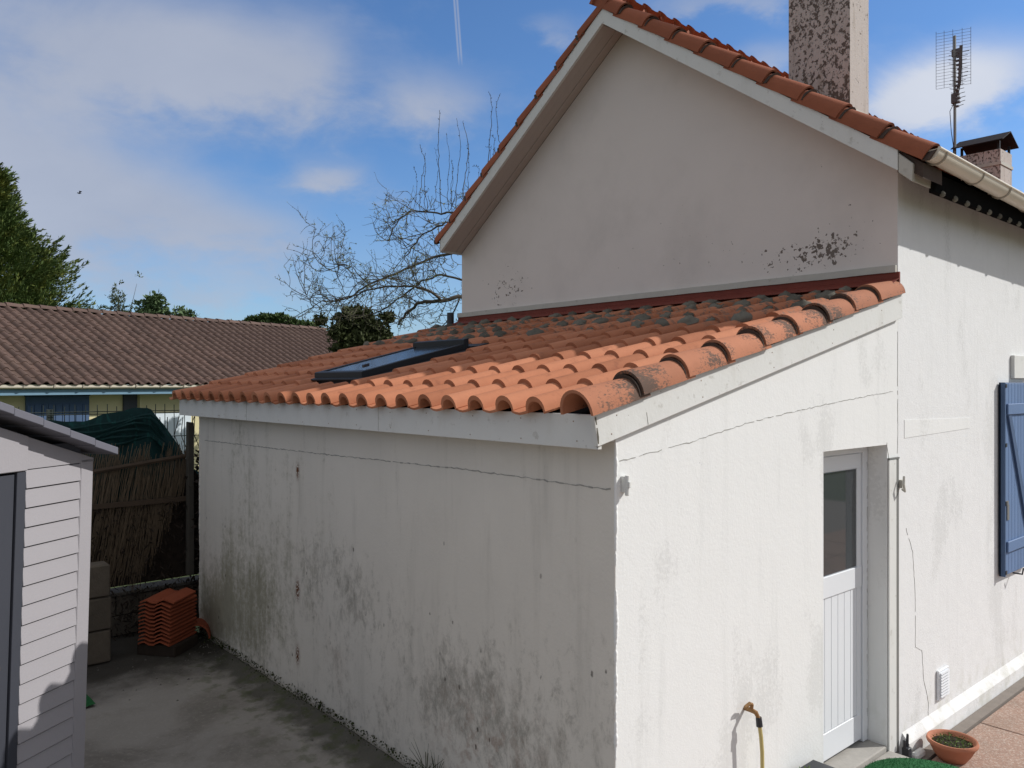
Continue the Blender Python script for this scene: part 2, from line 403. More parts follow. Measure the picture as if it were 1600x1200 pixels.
M['bud'] = mat('young_bud', (.20, .22, .10), .8, .3, 5)
M['yellow'] = mat('cream_yellow_render', (.62, .55, .33), .9, .05, 2)
M['pale'] = mat('pale_blue_white', (.62, .68, .72), .8, .05, 2)
M['terrapot'] = mat('terracotta_pot', (.42, .17, .10), .85, .12, 14, .3, 80)
M['soil'] = mat('soil', (.03, .022, .015), .95, .3, 30, .5, 60)
M['succulent'] = mat('succulent_leaf', (.13, .19, .05), .6, .45, 25)
M['turf'] = mat('artificial_turf', (.012, .10, .028), .85, .4, 30)
M['brass'] = mat('old_brass', (.30, .17, .075), .5, .25, 40, metal=.5)
M['hose'] = mat('yellow_hose', (.48, .39, .15), .45, .06, 10, spec=.5)
M['black_plastic'] = mat('black_plastic', (.02, .022, .028), .45, .1, 10, spec=.5)
M['stone'] = mat('rubble_stone', (.16, .15, .13), .95, .4, 9, rvar=.4)
M['grass'] = mat('rough_grass', (.06, .08, .03), .95, .4, .6)
M['crack'] = mat('crack_shadow_gap', (.33, .32, .29), .95, .3, 30)
M['chip'] = mat('bare_mortar', (.24, .22, .18), .95, .35, 40)
M['moss'] = mat('moss', (.035, .045, .012), .95, .5, 20)
M['cable'] = mat('dark_cable', (.04, .035, .03), .7, .1, 5)
gm = bpy.data.materials.new('window_glass'); gm.use_nodes = True
gp = gm.node_tree.nodes['Principled BSDF']; gp.inputs['Base Color'].default_value = (.03, .036, .04, 1)
gp.inputs['Roughness'].default_value = .04; gp.inputs['Specular IOR Level'].default_value = .8
M['glass'] = gm
gs = bpy.data.materials.new('skylight_glass'); gs.use_nodes = True
gp = gs.node_tree.nodes['Principled BSDF']; gp.inputs['Base Color'].default_value = (.02, .025, .03, 1)
gp.inputs['Roughness'].default_value = .15; gp.inputs['Specular IOR Level'].default_value = .3
M['skyglass'] = gs

# ================================================================== SETTING
def sheet(x0, x1, y0, y1, nx, ny, fz):
    mb = MB(); vs = []; fs = []
    for j in range(ny + 1):
        for i in range(nx + 1):
            x = x0 + (x1 - x0) * i / nx; y = y0 + (y1 - y0) * j / ny; vs.append((x, y, fz(x, y)))
    for j in range(ny):
        for i in range(nx):
            a = j * (nx + 1) + i; fs.append((a, a + 1, a + nx + 2, a + nx + 1))
    return mb.add(vs, fs)
tag(sheet(-900, 900, -900, 900, 8, 8, lambda x, y: -.42).build('ground', M['grass']), 'rough grass ground running out to the horizon', kind='structure')
from mathutils import noise as mn
def yz(x, y): return .018 * mn.noise(Vector((x * .9, y * .9, 1))) + .006 * mn.noise(Vector((x * 5, y * 5, 3))) + .05 * max(0, 1 + x / .35) ** 2 * (x < 0)
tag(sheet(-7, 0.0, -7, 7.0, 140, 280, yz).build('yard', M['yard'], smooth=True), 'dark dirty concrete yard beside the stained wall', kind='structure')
# yard slab edge
MB().box((-7, -7, -.4), (0.0, 7.0, -.05)).build('yard_base', M['yard'])['kind'] = 'structure'

def pz(x): # patio level
    return -.02 - .26 * max(0, min(1, (x - .4) / 2.9))
pat = tag(sheet(0.0, 16, -7, 0.0, 64, 10, lambda x, y: pz(x) - .035).build('patio', M['joint']), 'grey concrete bed under the pink patio slabs', kind='structure')
xs = [0.02, 1.12, 2.2, 3.3, 4.38, 5.46, 6.54, 7.62, 8.7, 9.78, 10.86, 11.94, 13.0]
ys = [-.16, -1.3, -2.4, -3.5, -4.6]
slab_c = {}
bounce_terr = tag(MB().box((-9, -8, -.3), (-.02, -.9, .035)).build('terrace', M['joint']), 'sunlit terrace in front of the yard', kind='structure')  # unseen paving, put in to bounce warm light onto the shaded walls
for i in range(len(xs) - 1):
    for j in range(len(ys) - 1):
        xa, xb = xs[i] + .006, xs[i + 1] - .006; ya, yb = ys[j + 1] + .006, ys[j] - .006
        cx, cy = (xa + xb) / 2, (ya + yb) / 2
        ta = (pz(xb) - pz(xa)) / (xb - xa)
        key = (round(xb - xa, 3), round(yb - ya, 3))
        if key not in slab_c:
            hx, hy = (xb - xa) / 2, (yb - ya) / 2
            slab_c[key] = MB().box((-hx, -hy, -.03), (hx, hy, 0)).mesh('slab', M['patio'], bevel=.004)
        o = link('slab', slab_c[key], pat, (cx, cy, (pz(xa) + pz(xb)) / 2 + rnd.uniform(-.002, .002)), (rnd.uniform(-.002, .002), -math.atan(ta), 0))

for i in range(8):
    for j in range(6):
        xa, ya = -8.95 + i * 1.11, -.95 - (j + 1) * 1.11
        key = 'terr'
        if key not in slab_c: slab_c[key] = MB().box((0, 0, 0), (1.098, 1.098, .02)).mesh('slab', M['patio'], bevel=.004)
        link('slab', slab_c[key], bounce_terr, (xa, ya, .036))
# ================================================================== LEAN-TO ANNEX
D = 3.19; WY = 5.65; SL = .249
def rz(x): return 2.40 + SL * (x + .215)           # pan level of the annex roof
annex = thing('lean_to_annex', 'white lean-to with orange tile roof, stained shaded wall and white sunlit side', 'annex')
# sunlit side wall with door opening
zt = lambda x: rz(x) - .06
TH = .22; ox0, ox1, oz1 = 2.06, 3.006, 2.105
mb = MB()
def wallpoly(pts): mb.prism([(x, 0, z) for x, z in pts], (0, TH, 0))
wallpoly([(0, -.3), (ox0, -.3), (ox0, zt(ox0)), (0, zt(0))])
wallpoly([(ox0, oz1), (ox1, oz1), (ox1, zt(ox1)), (ox0, zt(ox0))])
wallpoly([(ox1, -.3), (D, -.3), (D, zt(D)), (ox1, zt(ox1))])
pbuild(mb, 'side_wall', M['wall_sun'], annex)['label'] = 'bright white sunlit side wall round the door'
mb = MB().box((-.003, .001, -.2), (.197, WY, zt(0) - .02))
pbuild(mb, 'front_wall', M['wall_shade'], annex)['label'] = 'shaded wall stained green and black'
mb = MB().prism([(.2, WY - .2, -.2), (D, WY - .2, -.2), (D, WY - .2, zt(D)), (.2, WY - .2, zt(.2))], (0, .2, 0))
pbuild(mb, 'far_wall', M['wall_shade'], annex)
# ragged render edge on the corner and at the far end
def ragged(x, y, z0, z1, r0, n, m, name):
    mb = MB(); pts = []; rad = []
    for i in range(n + 1):
        z = z0 + (z1 - z0) * i / n
        q = mn.noise(Vector((z * 4, y, 1))) + .6 * mn.noise(Vector((z * 17, y, 5))) + .35 * mn.noise(Vector((z * 60, y, 9)))
        pts.append((x + .003 * q, y - .003 * q, z)); rad.append(r0 * (.75 + .55 * q))
    mb.tube(pts, rad, 6); return pbuild(mb, name, m, annex, smooth=True, ang=80)
ragged(.004, .004, -.1, 2.34, .011, 400, M['wall_sun'], 'corner_render')
ragged(.004, WY - .004, 0, 2.34, .018, 300, M['wall_shade'], 'corner_render')
# roof deck under the tiles
mb = MB().prism([(-.12, .02, rz(-.12) - .055), (D - .03, .02, rz(D - .03) - .055), (D - .03, .02, rz(D - .03) - .02), (-.12, .02, rz(-.12) - .02)], (0, 5.74, 0))
pbuild(mb, 'roof_deck', M['black'], annex)
# fascia on the shaded eave, and barge board on the sunlit verge
pbuild(MB().box((-.155, -.026, 2.238), (-.128, 5.80, 2.405)), 'fascia_board', M['board'], annex, bevel=.002)['label'] = 'white fascia board under the row of tile ends'
pbuild(MB().box((-.127, .004, 2.27), (-.004, 5.80, 2.285)), 'eave_soffit', M['board'], annex)
def bz0(x): return 2.254 + .238 * (x + .162)
mb = MB().prism([(-.166, -.036, bz0(-.166)), (D - .005, -.036, bz0(D)), (D - .005, -.036, bz0(D) + .185), (-.196, -.036, bz0(-.196) + .160)], (0, .026, 0))
pbuild(mb, 'barge_board', M['board'], annex, bevel=.002)['label'] = 'white sloping barge board in full sun'
mb = MB().prism([(-.10, 5.80, bz0(-.10)), (D - .01, 5.80, bz0(D)), (D - .01, 5.80, bz0(D) + .14), (-.10, 5.80, bz0(-.1) + .14)], (0, .025, 0))
pbuild(mb, 'barge_board', M['board_dirty'], annex)['label'] = 'far barge board'
pbuild(MB().prism([(-.10, WY + .002, bz0(-.10) + .02), (D - .01, WY + .002, bz0(D) + .02), (D - .01, WY + .002, bz0(D) + .035), (-.10, WY + .002, bz0(-.1) + .035)], (0, .146, 0)), 'verge_soffit', M['board_dirty'], annex)
mb = MB().tube([(-.160, -.030, 2.25), (-.166, -.031, 2.30), (-.174, -.030, 2.35), (-.184, -.031, 2.395)], [.006, .009, .007, .008], 5)
pbuild(mb, 'mortar_bead', M['mortar'], annex)

# nail heads and butt joints of the boards
nail = MB().lathe([(0, .0015), (.0032, .0008), (.004, -.001)], n=8).mesh('nail', mat('rusty_nail', (.30, .22, .16), .8, .3, 40))
for i in range(14):
    for h in (.03, .135): plink('nail', nail, annex, (-.156, .12 + i * .42 + rnd.uniform(-.02, .02), 2.238 + h + rnd.uniform(-.006, .006)), (0, R(-90), 0))
for i in range(5):
    x = -.05 + i * .72
    for h in (.03, .12): plink('nail', nail, annex, (x + rnd.uniform(-.02, .02), -.037, bz0(x) + h), (R(90), 0, 0))
for y in (1.95, 4.1): pbuild(MB().box((-.1562, y, 2.240), (-.1552, y + .003, 2.404)), 'board_joint', M['crack'], annex)
pbuild(MB().prism([(.205, -.0372, bz0(.205) + .005), (.209, -.0372, bz0(.205) + .005), (.196, -.0372, bz0(.196) + .07), (.193, -.0372, bz0(.196) + .07)], (0, .001, 0)), 'board_joint', M['crack'], annex)
# ---- the tiles
def tile_mesh(name, P, L, hw, hh, m, t=.013, nb=10, taper=.86, pan=.012, flat=False):
    """one canal-style tile: barrel at u=0 and a pan to its left (+y). Local x = up the slope, y = across."""
    prof = []
    for i in range(nb + 1):
        q = pi * i / nb; prof.append((-hw * cos(q), hh * sin(q) ** .85, True))
    if not flat:
        u0, u1 = hw, P - hw + .012
        for i in range(1, 5): s = i / 4; prof.append((u0 + (u1 - u0) * s, -pan * sin(pi * s), False))
    def sect(x, tp, lift):
        top = []; bot = []
        for (u, h, br) in prof:
            uu = u * tp if br else u - (hw - hw * tp) * (1 if u < P / 2 else 0) * 0
            top.append((x, uu, h * (tp if br else 1) + t + lift))
            nrm = 1
            if br: bot.append((x, uu * (1 - t / hw), max(h * tp * (1 - t / hh) , 0) + lift))
            else: bot.append((x, uu, h + lift))
        return top, bot
    mb = MB(); n = len(prof); vs = []
    for (x, tp, lf) in ((0, 1, .016), (L * .5, (1 + taper) / 2, .008), (L, taper, 0)):
        a, b_ = sect(x, tp, lf); vs += a + b_
    fs = []
    for k in range(2):
        o = k * 2 * n
        for i in range(n - 1):
            fs.append((o + i, o + i + 1, o + 2 * n + i + 1, o + 2 * n + i))
            fs.append((o + n + i + 1, o + n + i, o + 3 * n + i, o + 3 * n + i + 1))
    for i in range(n - 1): fs.append((i + 1, i, n + i, n + i + 1))
    fs.append((0, n, 3 * n, 2 * n)); fs.append((n - 1, 3 * n - 1, 4 * n - 1, 2 * n - 1) if False else (n - 1, 2 * n - 1 + 0, 3 * n - 1 + n, 3 * n - 1))
    mb.add(vs, fs)
    me = mb.mesh(name, m, smooth=True, ang=50); return me
PITCH = .244; EXP = .385
t_me = tile_mesh('tile', PITCH, .45, .071, .077, M['tile'])
ang = math.atan(SL); ex = EXP * cos(ang)
sky_x0, sky_x1, sky_y0, sky_y1 = .30, 1.38, 2.94, 3.74
for r_ in range(9):
    for k in range(23):
        x = -.217 + r_ * ex; y = .338 + PITCH * k
        if x + ex > sky_x0 + .05 and x < sky_x1 - .05 and sky_y0 - .04 < y + .03 < sky_y1 + .02: continue
        plink('tile', t_me, annex, (x + rnd.uniform(-.005, .005), y + rnd.uniform(-.003, .003), rz(x) - .012 + rnd.uniform(-.001, .003)),
              (rnd.uniform(-.01, .01), -ang + rnd.uniform(-.006, .006), rnd.uniform(-.008, .008)))
# grey mortar dabs bedding the upper courses
dabs = []
for q in range(3):
    mb = MB(); n1, n2 = 9, 5; vs = []; fs = []
    for j in range(n2 + 1):
        ph = pi / 2 * j / n2
        for i in range(n1):
            th = 2 * pi * i / n1; k_ = 1 + .35 * mn.noise(Vector((cos(th) * 1.5 + q * 7, sin(th) * 1.5, ph * 2)))
            vs.append((.06 * cos(th) * cos(ph) * k_, .066 * sin(th) * cos(ph) * k_, .050 * sin(ph) * k_))
    for j in range(n2):
        for i in range(n1):
            i2 = (i + 1) % n1; fs.append((j * n1 + i, j * n1 + i2, (j + 1) * n1 + i2, (j + 1) * n1 + i))
    mb.add(vs, fs); dabs.append(mb.mesh('mortar_dab', M['mortar'], smooth=True, ang=60))
for r_ in (6, 7, 8, 9):
    for k in range(23):
        if rnd.random() < (.18 if r_ != 6 else .5): continue
        if r_ == 9: x = -.217 + 8.72 * ex
        else: x = -.217 + r_ * ex
        y = .338 + PITCH * k
        o = plink('mortar_dab', dabs[rnd.randrange(3)], annex, (x + rnd.uniform(-.03, .01), y + rnd.uniform(-.015, .015), rz(x) + .046 + rnd.uniform(-.006, .006)), (rnd.uniform(-.1, .1), -ang, rnd.uniform(-.4, .4)))
        s = rnd.uniform(1.0, 1.35); o.scale = (s * rnd.uniform(.6, 1.5), s * rnd.uniform(.6, 1.15), s * rnd.uniform(.7, 1.05))
# half-round verge tiles
def half_round(name, L, r0, h0, t, m, skirt=.0, taper=.84, n=14):
    mb = MB(); vs = []
    for (x, tp, lf) in ((0, 1, .022), (L, taper, 0)):
        for (k, dr) in ((0, 0), (1, t)):
            for i in range(n + 1):
                q = pi * i / n
                vs.append((x, -(r0 * tp - dr) * cos(q), (h0 * tp - dr) * sin(q) ** .9 + lf - (skirt if i in (0, n) else 0)))
    m_ = n + 1; fs = []
    for i in range(n):
        fs.append((i, i + 1, 2 * m_ + i + 1, 2 * m_ + i)); fs.append((m_ + i + 1, m_ + i, 3 * m_ + i, 3 * m_ + i + 1))
        fs.append((i + 1, i, m_ + i, m_ + i + 1)); fs.append((2 * m_ + i, 2 * m_ + i + 1, 3 * m_ + i + 1, 3 * m_ + i))
    fs.append((0, m_, 3 * m_, 2 * m_)); fs.append((m_ - 1, 2 * m_ - 1, 4 * m_ - 1, 3 * m_ - 1))
    mb.add(vs, fs); return mb.mesh(name, m, smooth=True, ang=50)
v_me = half_round('verge_tile', .45, .108, .125, .016, M['tile_verge'])
for r_ in range(9):
    x = -.238 + r_ * ex * 1.0
    plink('verge_tile', v_me, annex, (x, .030 + rnd.uniform(-.005, .005), rz(x) - .012 + rnd.uniform(0, .005)),
          (rnd.uniform(-.03, .03), -ang + rnd.uniform(-.01, .01), rnd.uniform(-.014, .014)))
vj = half_round('mortar_joint', .06, .098, .113, .03, M['tile_dark'])
for r_ in range(1, 9):
    x = -.238 + r_ * ex - .022
    plink('mortar_joint', vj, annex, (x, .030, rz(x) - .010), (0, -ang, 0))
# red flashing and white cover strip where the roof meets the gable
mb = MB().prism([(D - .004, -.02, rz(D) + .02), (D - .004, 5.45, rz(D) + .02), (D - .004, 5.45, 3.40), (D - .004, -.02, 3.40)], (-.02, 0, 0))
mb.prism([(D - .024, -.02, rz(D) + .10), (D - .024, 5.45, rz(D) + .10), (D - .14, 5.45, rz(D - .14) + .085), (D - .14, -.02, rz(D - .14) + .085)], (0, 0, .004))
pbuild(mb, 'flashing', M['flash'], annex)['label'] = 'dark red flashing strip along the foot of the gable'
mb = MB(); N = 60
ptsA = []
for i in range(N): 
    y0 = .004 + i * 5.45 / N; dz = .003 * mn.noise(Vector((y0 * 3, 0, 0)))
    mb.box((D - .034, y0, 3.398 + dz), (D - .0, y0 + 5.45 / N, 3.452 + dz))
pbuild(mb, 'cover_strip', M['board_dirty'], annex)
# skylight
sk_h = .085
def P3(x, y, h): return (x, y, rz(x) + h)
root_sk = annex
def roofbox(mb, x0, x1, y0, y1, h0, h1):
    return mb.prism([P3(x0, y0, h0), P3(x1, y0, h0), P3(x1, y0, h1), P3(x0, y0, h1)], (0, y1 - y0, 0))
mb = MB()
F_ = .055
roofbox(mb, sky_x0, sky_x0 + F_, sky_y0, sky_y1, 0, .125); roofbox(mb, sky_x1 - F_, sky_x1, sky_y0, sky_y1, 0, .165)
roofbox(mb, sky_x0 + F_, sky_x1 - F_, sky_y0, sky_y0 + F_, 0, .125); roofbox(mb, sky_x0 + F_, sky_x1 - F_, sky_y1 - F_, sky_y1, 0, .125)
skf = pbuild(mb, 'skylight', M['dark_metal'], annex, bevel=.004); skf['label'] = 'dark metal framed skylight set low in the tiles'
mb = MB(); roofbox(mb, sky_x0 + F_, sky_x1 - F_, sky_y0 + F_, sky_y1 - F_, .10, .118)
g_ = mb.build('glass_pane', M['skyglass'], skf)
mb = MB(); roofbox(mb, sky_x0 - .02, sky_x1 + .10, sky_y0 - .13, sky_y0 - .005, .055, .07); roofbox(mb, sky_x0 - .02, sky_x1 + .10, sky_y1 + .005, sky_y1 + .06, .055, .07)
roofbox(mb, sky_x1 + .004, sky_x1 + .12, sky_y0 - .13, sky_y1 + .06, .075, .09); roofbox(mb, sky_x0 - .05, sky_x0 - .004, sky_y0 - .05, sky_y1 + .05, .07, .08)
mb.build('skylight_flashing', M['dark_metal'], skf)
mb = MB(); roofbox(mb, sky_x0 + .02, sky_x0 + .07, sky_y0 + .0, sky_y0 + .03, .152, .175)
mb.build('hinge', M['black_plastic'], skf)
# door
door = pbuild(MB().box((2.10, .158, -.10), (2.925, .20, 2.045)), 'door', M['white_door'], annex)
door['label'] = 'white half-glazed door with grooved lower panel'
mb = MB()
for a in ((2.055, .14, -.12, 2.10, .215, 2.105), (2.925, .14, -.12, 3.0, .215, 2.105), (2.10, .14, 2.045, 2.925, .215, 2.10)): mb.box(a[:3], a[3:])
pbuild(mb, 'door_frame', M['white_door'], annex, bevel=.003)
# mouldings of the leaf
mb = MB(); L0, L1 = 2.10, 2.90
mb.box((L0, .146, -.09), (L1, .157, .10)).box((L0, .140, 1.05), (L1, .157, 1.20)).box((L0, .146, 1.93), (L1, .157, 2.04))
mb.box((L0, .146, .10), (L0 + .07, .157, 1.93)).box((L1 - .06, .146, .10), (L1, .157, 1.93))
mb.build('leaf_frame', M['white_door'], door, bevel=.003)
for i in range(7):
    a = L0 + .073 + i * .0955
    MB().box((a + .002, .150, .103), (a + .0925, .1575, 1.047)).build('door_plank', M['white_door'], door, bevel=.0015)
MB().box((L0 + .075, .1525, 1.205), (L1 - .065, .1572, 1.925)).build('glass_pane', M['glass'], door)
mb = MB().box((ox0, .0, -.2), (ox1, .23, -.125)); mb.box((ox0 - .2, -.24, -.27), (ox1 + .02, -.002, -.16))
pbuild(mb, 'door_step', M['step'], annex, bevel=.008)['label'] = 'worn grey stone door step'
# narrow cover plank and steel angle at the joint with the house
pbuild(MB().box((3.012, -.014, -.2), (3.135, -.002, 1.99)), 'cover_plank', M['board'], annex, bevel=.002)
pbuild(MB().box((3.140, -.012, -.22), (3.180, -.002, 2.0)).box((3.01, -.017, 1.993), (3.182, -.002, 2.005)), 'steel_angle', M['grey_metal'], annex)
mb = MB().box((3.185, -.035, 1.77), (3.235, -.002, 1.83)); mb.tube([(3.20, -.03, 1.76), (3.17, -.06, 1.75), (3.15, -.06, 1.80), (3.18, -.05, 1.86)], .009, 6)
pbuild(mb, 'door_hook', M['board_dirty'], annex)
# hairline cracks in the render
def ribbon(mb, pts, w, nrm, jit=.004, seg=.03, gap=.12):
    pts = [Vector(p) for p in pts]; nrm = Vector(nrm)
    fine = []
    for a, b_ in zip(pts[:-1], pts[1:]):
        n = max(1, int((b_ - a).length / seg))
        for i in range(n): fine.append(a.lerp(b_, i / n))
    fine.append(pts[-1])
    t = (pts[-1] - pts[0]).normalized(); s = t.cross(nrm).normalized()
    fine = [p + s * rnd.uniform(-jit, jit) for p in fine]
    for a, b_ in zip(fine[:-1], fine[1:]):
        if rnd.random() < gap: continue
        w0 = w * rnd.uniform(.25, 1.3)
        mb.prism([a - s * w0, b_ - s * w0, b_ + s * w0, a + s * w0], nrm * .0022)
mb = MB(); ribbon(mb, [(-.003, .03, 2.03), (-.003, 1.2, 2.035), (-.003, 3.0, 2.01), (-.003, 5.5, 1.985)], .0035, (-1, 0, 0), gap=.02)
pbuild(mb, 'crack', M['crack'], annex)['kind'] = 'stuff'
mb = MB(); ribbon(mb, [(.03, 0, 2.17), (.6, 0, 2.235), (1.2, 0, 2.33), (2.0, 0, 2.41), (2.7, 0, 2.47), (3.1, 0, 2.50)], .0016, (0, -1, 0), gap=.04)
ribbon(mb, [(3.186, 0, 2.95), (3.182, 0, 2.6), (3.187, 0, 2.25), (3.18, 0, 2.03)], .001, (0, -1, 0), gap=.1)
ribbon(mb, [(3.0, 0, 2.12), (3.03, 0, 2.0)], .003, (0, -1, 0))
pbuild(mb, 'crack', M['crack'], annex)['kind'] = 'stuff'
mb = MB(); ribbon(mb, [(2.985, .142, 2.0), (2.99, .142, 1.2), (2.985, .142, .4), (2.99, .142, -.1)], .003, (0, -1, 0), gap=.25)
pbuild(mb, 'crack', M['crack'], annex)['kind'] = 'stuff'
# little junction clip near the corner
mb = MB().box((.038, -.028, 2.015), (.075, -.001, 2.095)).box((.045, -.05, 2.04), (.060, -.028, 2.07)); mb.tube([(.052, -.03, 2.10), (.052, -.03, 2.00)], .012, 8)
pbuild(mb, 'wall_bracket', M['board'], annex, bevel=.002)

# ================================================================== HOUSE
HX1 = 13.2; HY = 5.4; RY = 2.71
house = thing('house', 'white house gable with orange verge tiles rising behind the lean-to', 'house', (D, 0, 0))
def mz(y, o=0): return 6.107 - .71 * abs(y - RY) + o      # underside of the main roof
mb = MB().prism([(D, .004, 3.0), (D, HY, 3.0), (D, HY, mz(HY, .008)), (D, RY, mz(RY, .008)), (D, .004, mz(.004, .008))], (.2, 0, 0))
mb.box((D, .2, -.3), (D + .2, HY, 3.0))
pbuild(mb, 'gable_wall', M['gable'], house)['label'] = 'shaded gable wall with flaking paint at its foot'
WX0, WX1, WZ0, WZ1 = 5.95, 6.95, .85, 2.55
mb = MB()
zt_ = mz(0, -.03)
for a in ((D + .002, 0, -.35, WX0, .2, zt_), (WX1, 0, -.35, HX1, .2, zt_), (WX0, 0, -.35, WX1, .2, WZ0), (WX0, 0, WZ1, WX1, .2, zt_)): mb.box(a[:3], a[3:])
pbuild(mb, 'side_wall', M['wall_house'], house)['label'] = 'sunlit rough white wall to the right of the door'
mb = MB().box((D + .2, HY - .2, -.35), (HX1, HY, mz(HY, -.03)))
mb.prism([(HX1 - .2, .2, -.35), (HX1 - .2, HY - .2, -.35), (HX1 - .2, HY - .2, mz(HY - .2, -.03)), (HX1 - .2, RY, mz(RY, -.03)), (HX1 - .2, .2, mz(.2, -.03))], (.2, 0, 0))
pbuild(mb, 'rear_wall', M['gable'], house)
# plinth
mb = MB().prism([(3.26, 0, -.45), (3.26, -.06, -.45), (3.26, -.055, -.17), (3.26, 0, -.10)], (HX1 - 3.26, 0, 0))
pbuild(mb, 'plinth', M['wall_house'], house)
pbuild(MB().box((3.3, -.15, -.45), (HX1, -.062, -.272)), 'foundation_strip', M['joint'], house)
# window with surround
pbuild(MB().box((WX0, .12, WZ0), (WX1, .15, WZ1)), 'window', M['white_door'], house)
pbuild(MB().box((WX0 + .07, .112, WZ0 + .07), (WX1 - .07, .118, WZ1 - .07)), 'glass_pane', M['glass'], house)
pbuild(MB().box((5.66, -.035, WZ1 + .06), (7.1, -.002, WZ1 + .28)), 'window_surround', M['board'], house, bevel=.003)
# plaster patch strip
mb = MB().prism([(3.30, 0, 2.14), (4.62, 0, 2.17), (4.62, 0, 2.26), (3.30, 0, 2.28)], (0, -.003, 0))
pbuild(mb, 'plaster_patch', M['wall_sun'], house)
mb = MB(); ribbon(mb, [(3.62, 0, .45), (3.66, 0, .2), (3.75, 0, .0), (3.74, 0, -.1)], .0016, (0, -1, 0), gap=.05)
ribbon(mb, [(3.33, 0, 1.45), (3.45, 0, 1.25), (3.50, 0, .9), (3.5, 0, .5), (3.62, 0, .45)], .001, (0, -1, 0), gap=.1)
pbuild(mb, 'crack', M['crack'], house)['kind'] = 'stuff'
# ventilation grille
vent = pbuild(MB().box((3.90, -.022, -.02), (4.11, -.002, .22)), 'vent_grille', M['white_door'], house, bevel=.003)
for i in range(9):
    z = .0 + i * .023
    MB().prism([(3.92, -.022, z), (4.09, -.022, z), (4.09, -.036, z + .004), (3.92, -.036, z + .004)], (0, .004, .014)).build('slat', M['white_door'], vent)
# rake boards
XO = 2.86; XB = XO + .03
def rake(y0, y1, x0, x1, h0, h1):
    return MB().prism([(x0, y0, mz(y0, h0)), (x0, y1, mz(y1, h0)), (x0, y1, mz(y1, h1)), (x0, y0, mz(y0, h1))], (x1 - x0, 0, 0))
pbuild(rake(RY, -.14, XO, XB, 0, .145), 'barge_board', M['board'], house)['label'] = 'right-hand white barge board of the gable'
pbuild(rake(RY, 5.40, XO, XB, 0, .145), 'barge_board', M['board'], house)['label'] = 'left-hand white barge board of the gable'
pbuild(MB().prism([(XO + .004, -.143, mz(-.14, -.015)), (XO + .004, -.235, mz(-.235, -.03)), (XO + .004, -.245, mz(-.24, .10)), (XO + .004, -.143, mz(-.14, .125))], (.33, 0, 0)), 'eave_box', M['board_dirty'], house, bevel=.004)
# soffit boards under the verge
for s_, (ya, yb) in enumerate(((RY + .02, 5.40), (RY - .02, -.14))):
    for i in range(3):
        x0 = XB + .002 + i * .1; x1 = x0 + .096
        pbuild(rake(ya, yb, x0, x1, .012 + .004 * (i % 2), .03), 'soffit_board', M['soffit'], house)
pbuild(MB().box((XO + .002, 5.402, mz(5.4, -.01)), (HX1, 5.42, mz(5.4, .14))), 'eave_board', M['board_dirty'], house)
# roof slab
for (ya, yb) in ((RY, -.20), (RY, 5.42)):
    pbuild(rake(ya, yb, XB + .34, HX1 + .1, .03, .06), 'roof_deck', M['black'], house)
pbuild(rake(RY, -.30, XB + .002, XB + .338, .035, .14), 'roof_deck', M['tile_dark'], house)
pbuild(rake(RY, 5.38, XB + .002, XB + .338, .035, .14), 'roof_deck', M['tile_dark'], house)
# field tiles of the main roof, edge-on in the photo: one joined part
mang = math.atan(.71); mex = .39 * cos(mang)
tm = tile_mesh('roof_tile_field', PITCH, .45, .071, .08, M['tile_main'], nb=6)
TV = [v.co.copy() for v in tm.vertices]; TF = [tuple(p.vertices) for p in tm.polygons]
mb = MB()
for side in (-1, 1):
    for r_ in range(9 if side == 1 else 10):
        ystart = (-.27 if side == -1 else 5.46)
        y = ystart + (-side) * r_ * mex; z = mz(y, .135)
        # local x up the slope
        ux = Vector((0, -side * cos(mang), sin(mang))); uy = Vector((side * -1 * -1, 0, 0)) if False else Vector((1, 0, 0)); uz = ux.cross(uy) if ux.cross(uy).z > 0 else uy.cross(ux)
        for k in range(41):
            o = Vector((3.14 + k * PITCH, y, z)); mb.add([o + ux * v.x + uy * v.y + uz * v.z for v in TV], TF)
fld = pbuild(mb, 'roof_tile_field', M['tile_main'], house, smooth=True, ang=50); fld['kind'] = 'stuff'
# verge tiles
mv = half_round('verge_tile', .445, .095, .115, .016, M['tile_main'], skirt=.02)
dark_ring = half_round('mortar_joint', .05, .089, .108, .03, M['tile_dark'])
def rotm(ux, flip):
    ux = Vector(ux).normalized(); uy = Vector((1, 0, 0)); uz = ux.cross(uy)
    if uz.z < 0: uy = -uy; uz = ux.cross(uy)
    return Matrix((ux, uy, uz)).transposed().to_euler()
for side, n in ((-1, 10), (1, 9)):
    for r_ in range(n):
        y0 = -.31 if side == -1 else 5.47
        y = y0 - side * r_ * mex * (.985 if side == -1 else .97)
        if side == -1 and y > RY - .12 or side == 1 and y < RY + .12: continue
        ux = (0, -side * cos(mang), sin(mang))
        e = rotm(ux, side)
        plink('verge_tile', mv, house, (XO + .075, y, mz(y, .152) + rnd.uniform(0, .006)), (e.x + rnd.uniform(-.01, .01), e.y + rnd.uniform(-.012, .012), e.z + rnd.uniform(-.012, .012)))
        plink('mortar_joint', dark_ring, house, (XO + .075, y + side * .030, mz(y + side * .030, .152)), tuple(e))
# ridge
rt = half_round('ridge_tile', .45, .12, .12, .016, M['tile_main'])
for i in range(26):
    plink('ridge_tile', rt, house, (XO - .03 + i * .40, RY, mz(RY, .20)), (0, 0, 0))
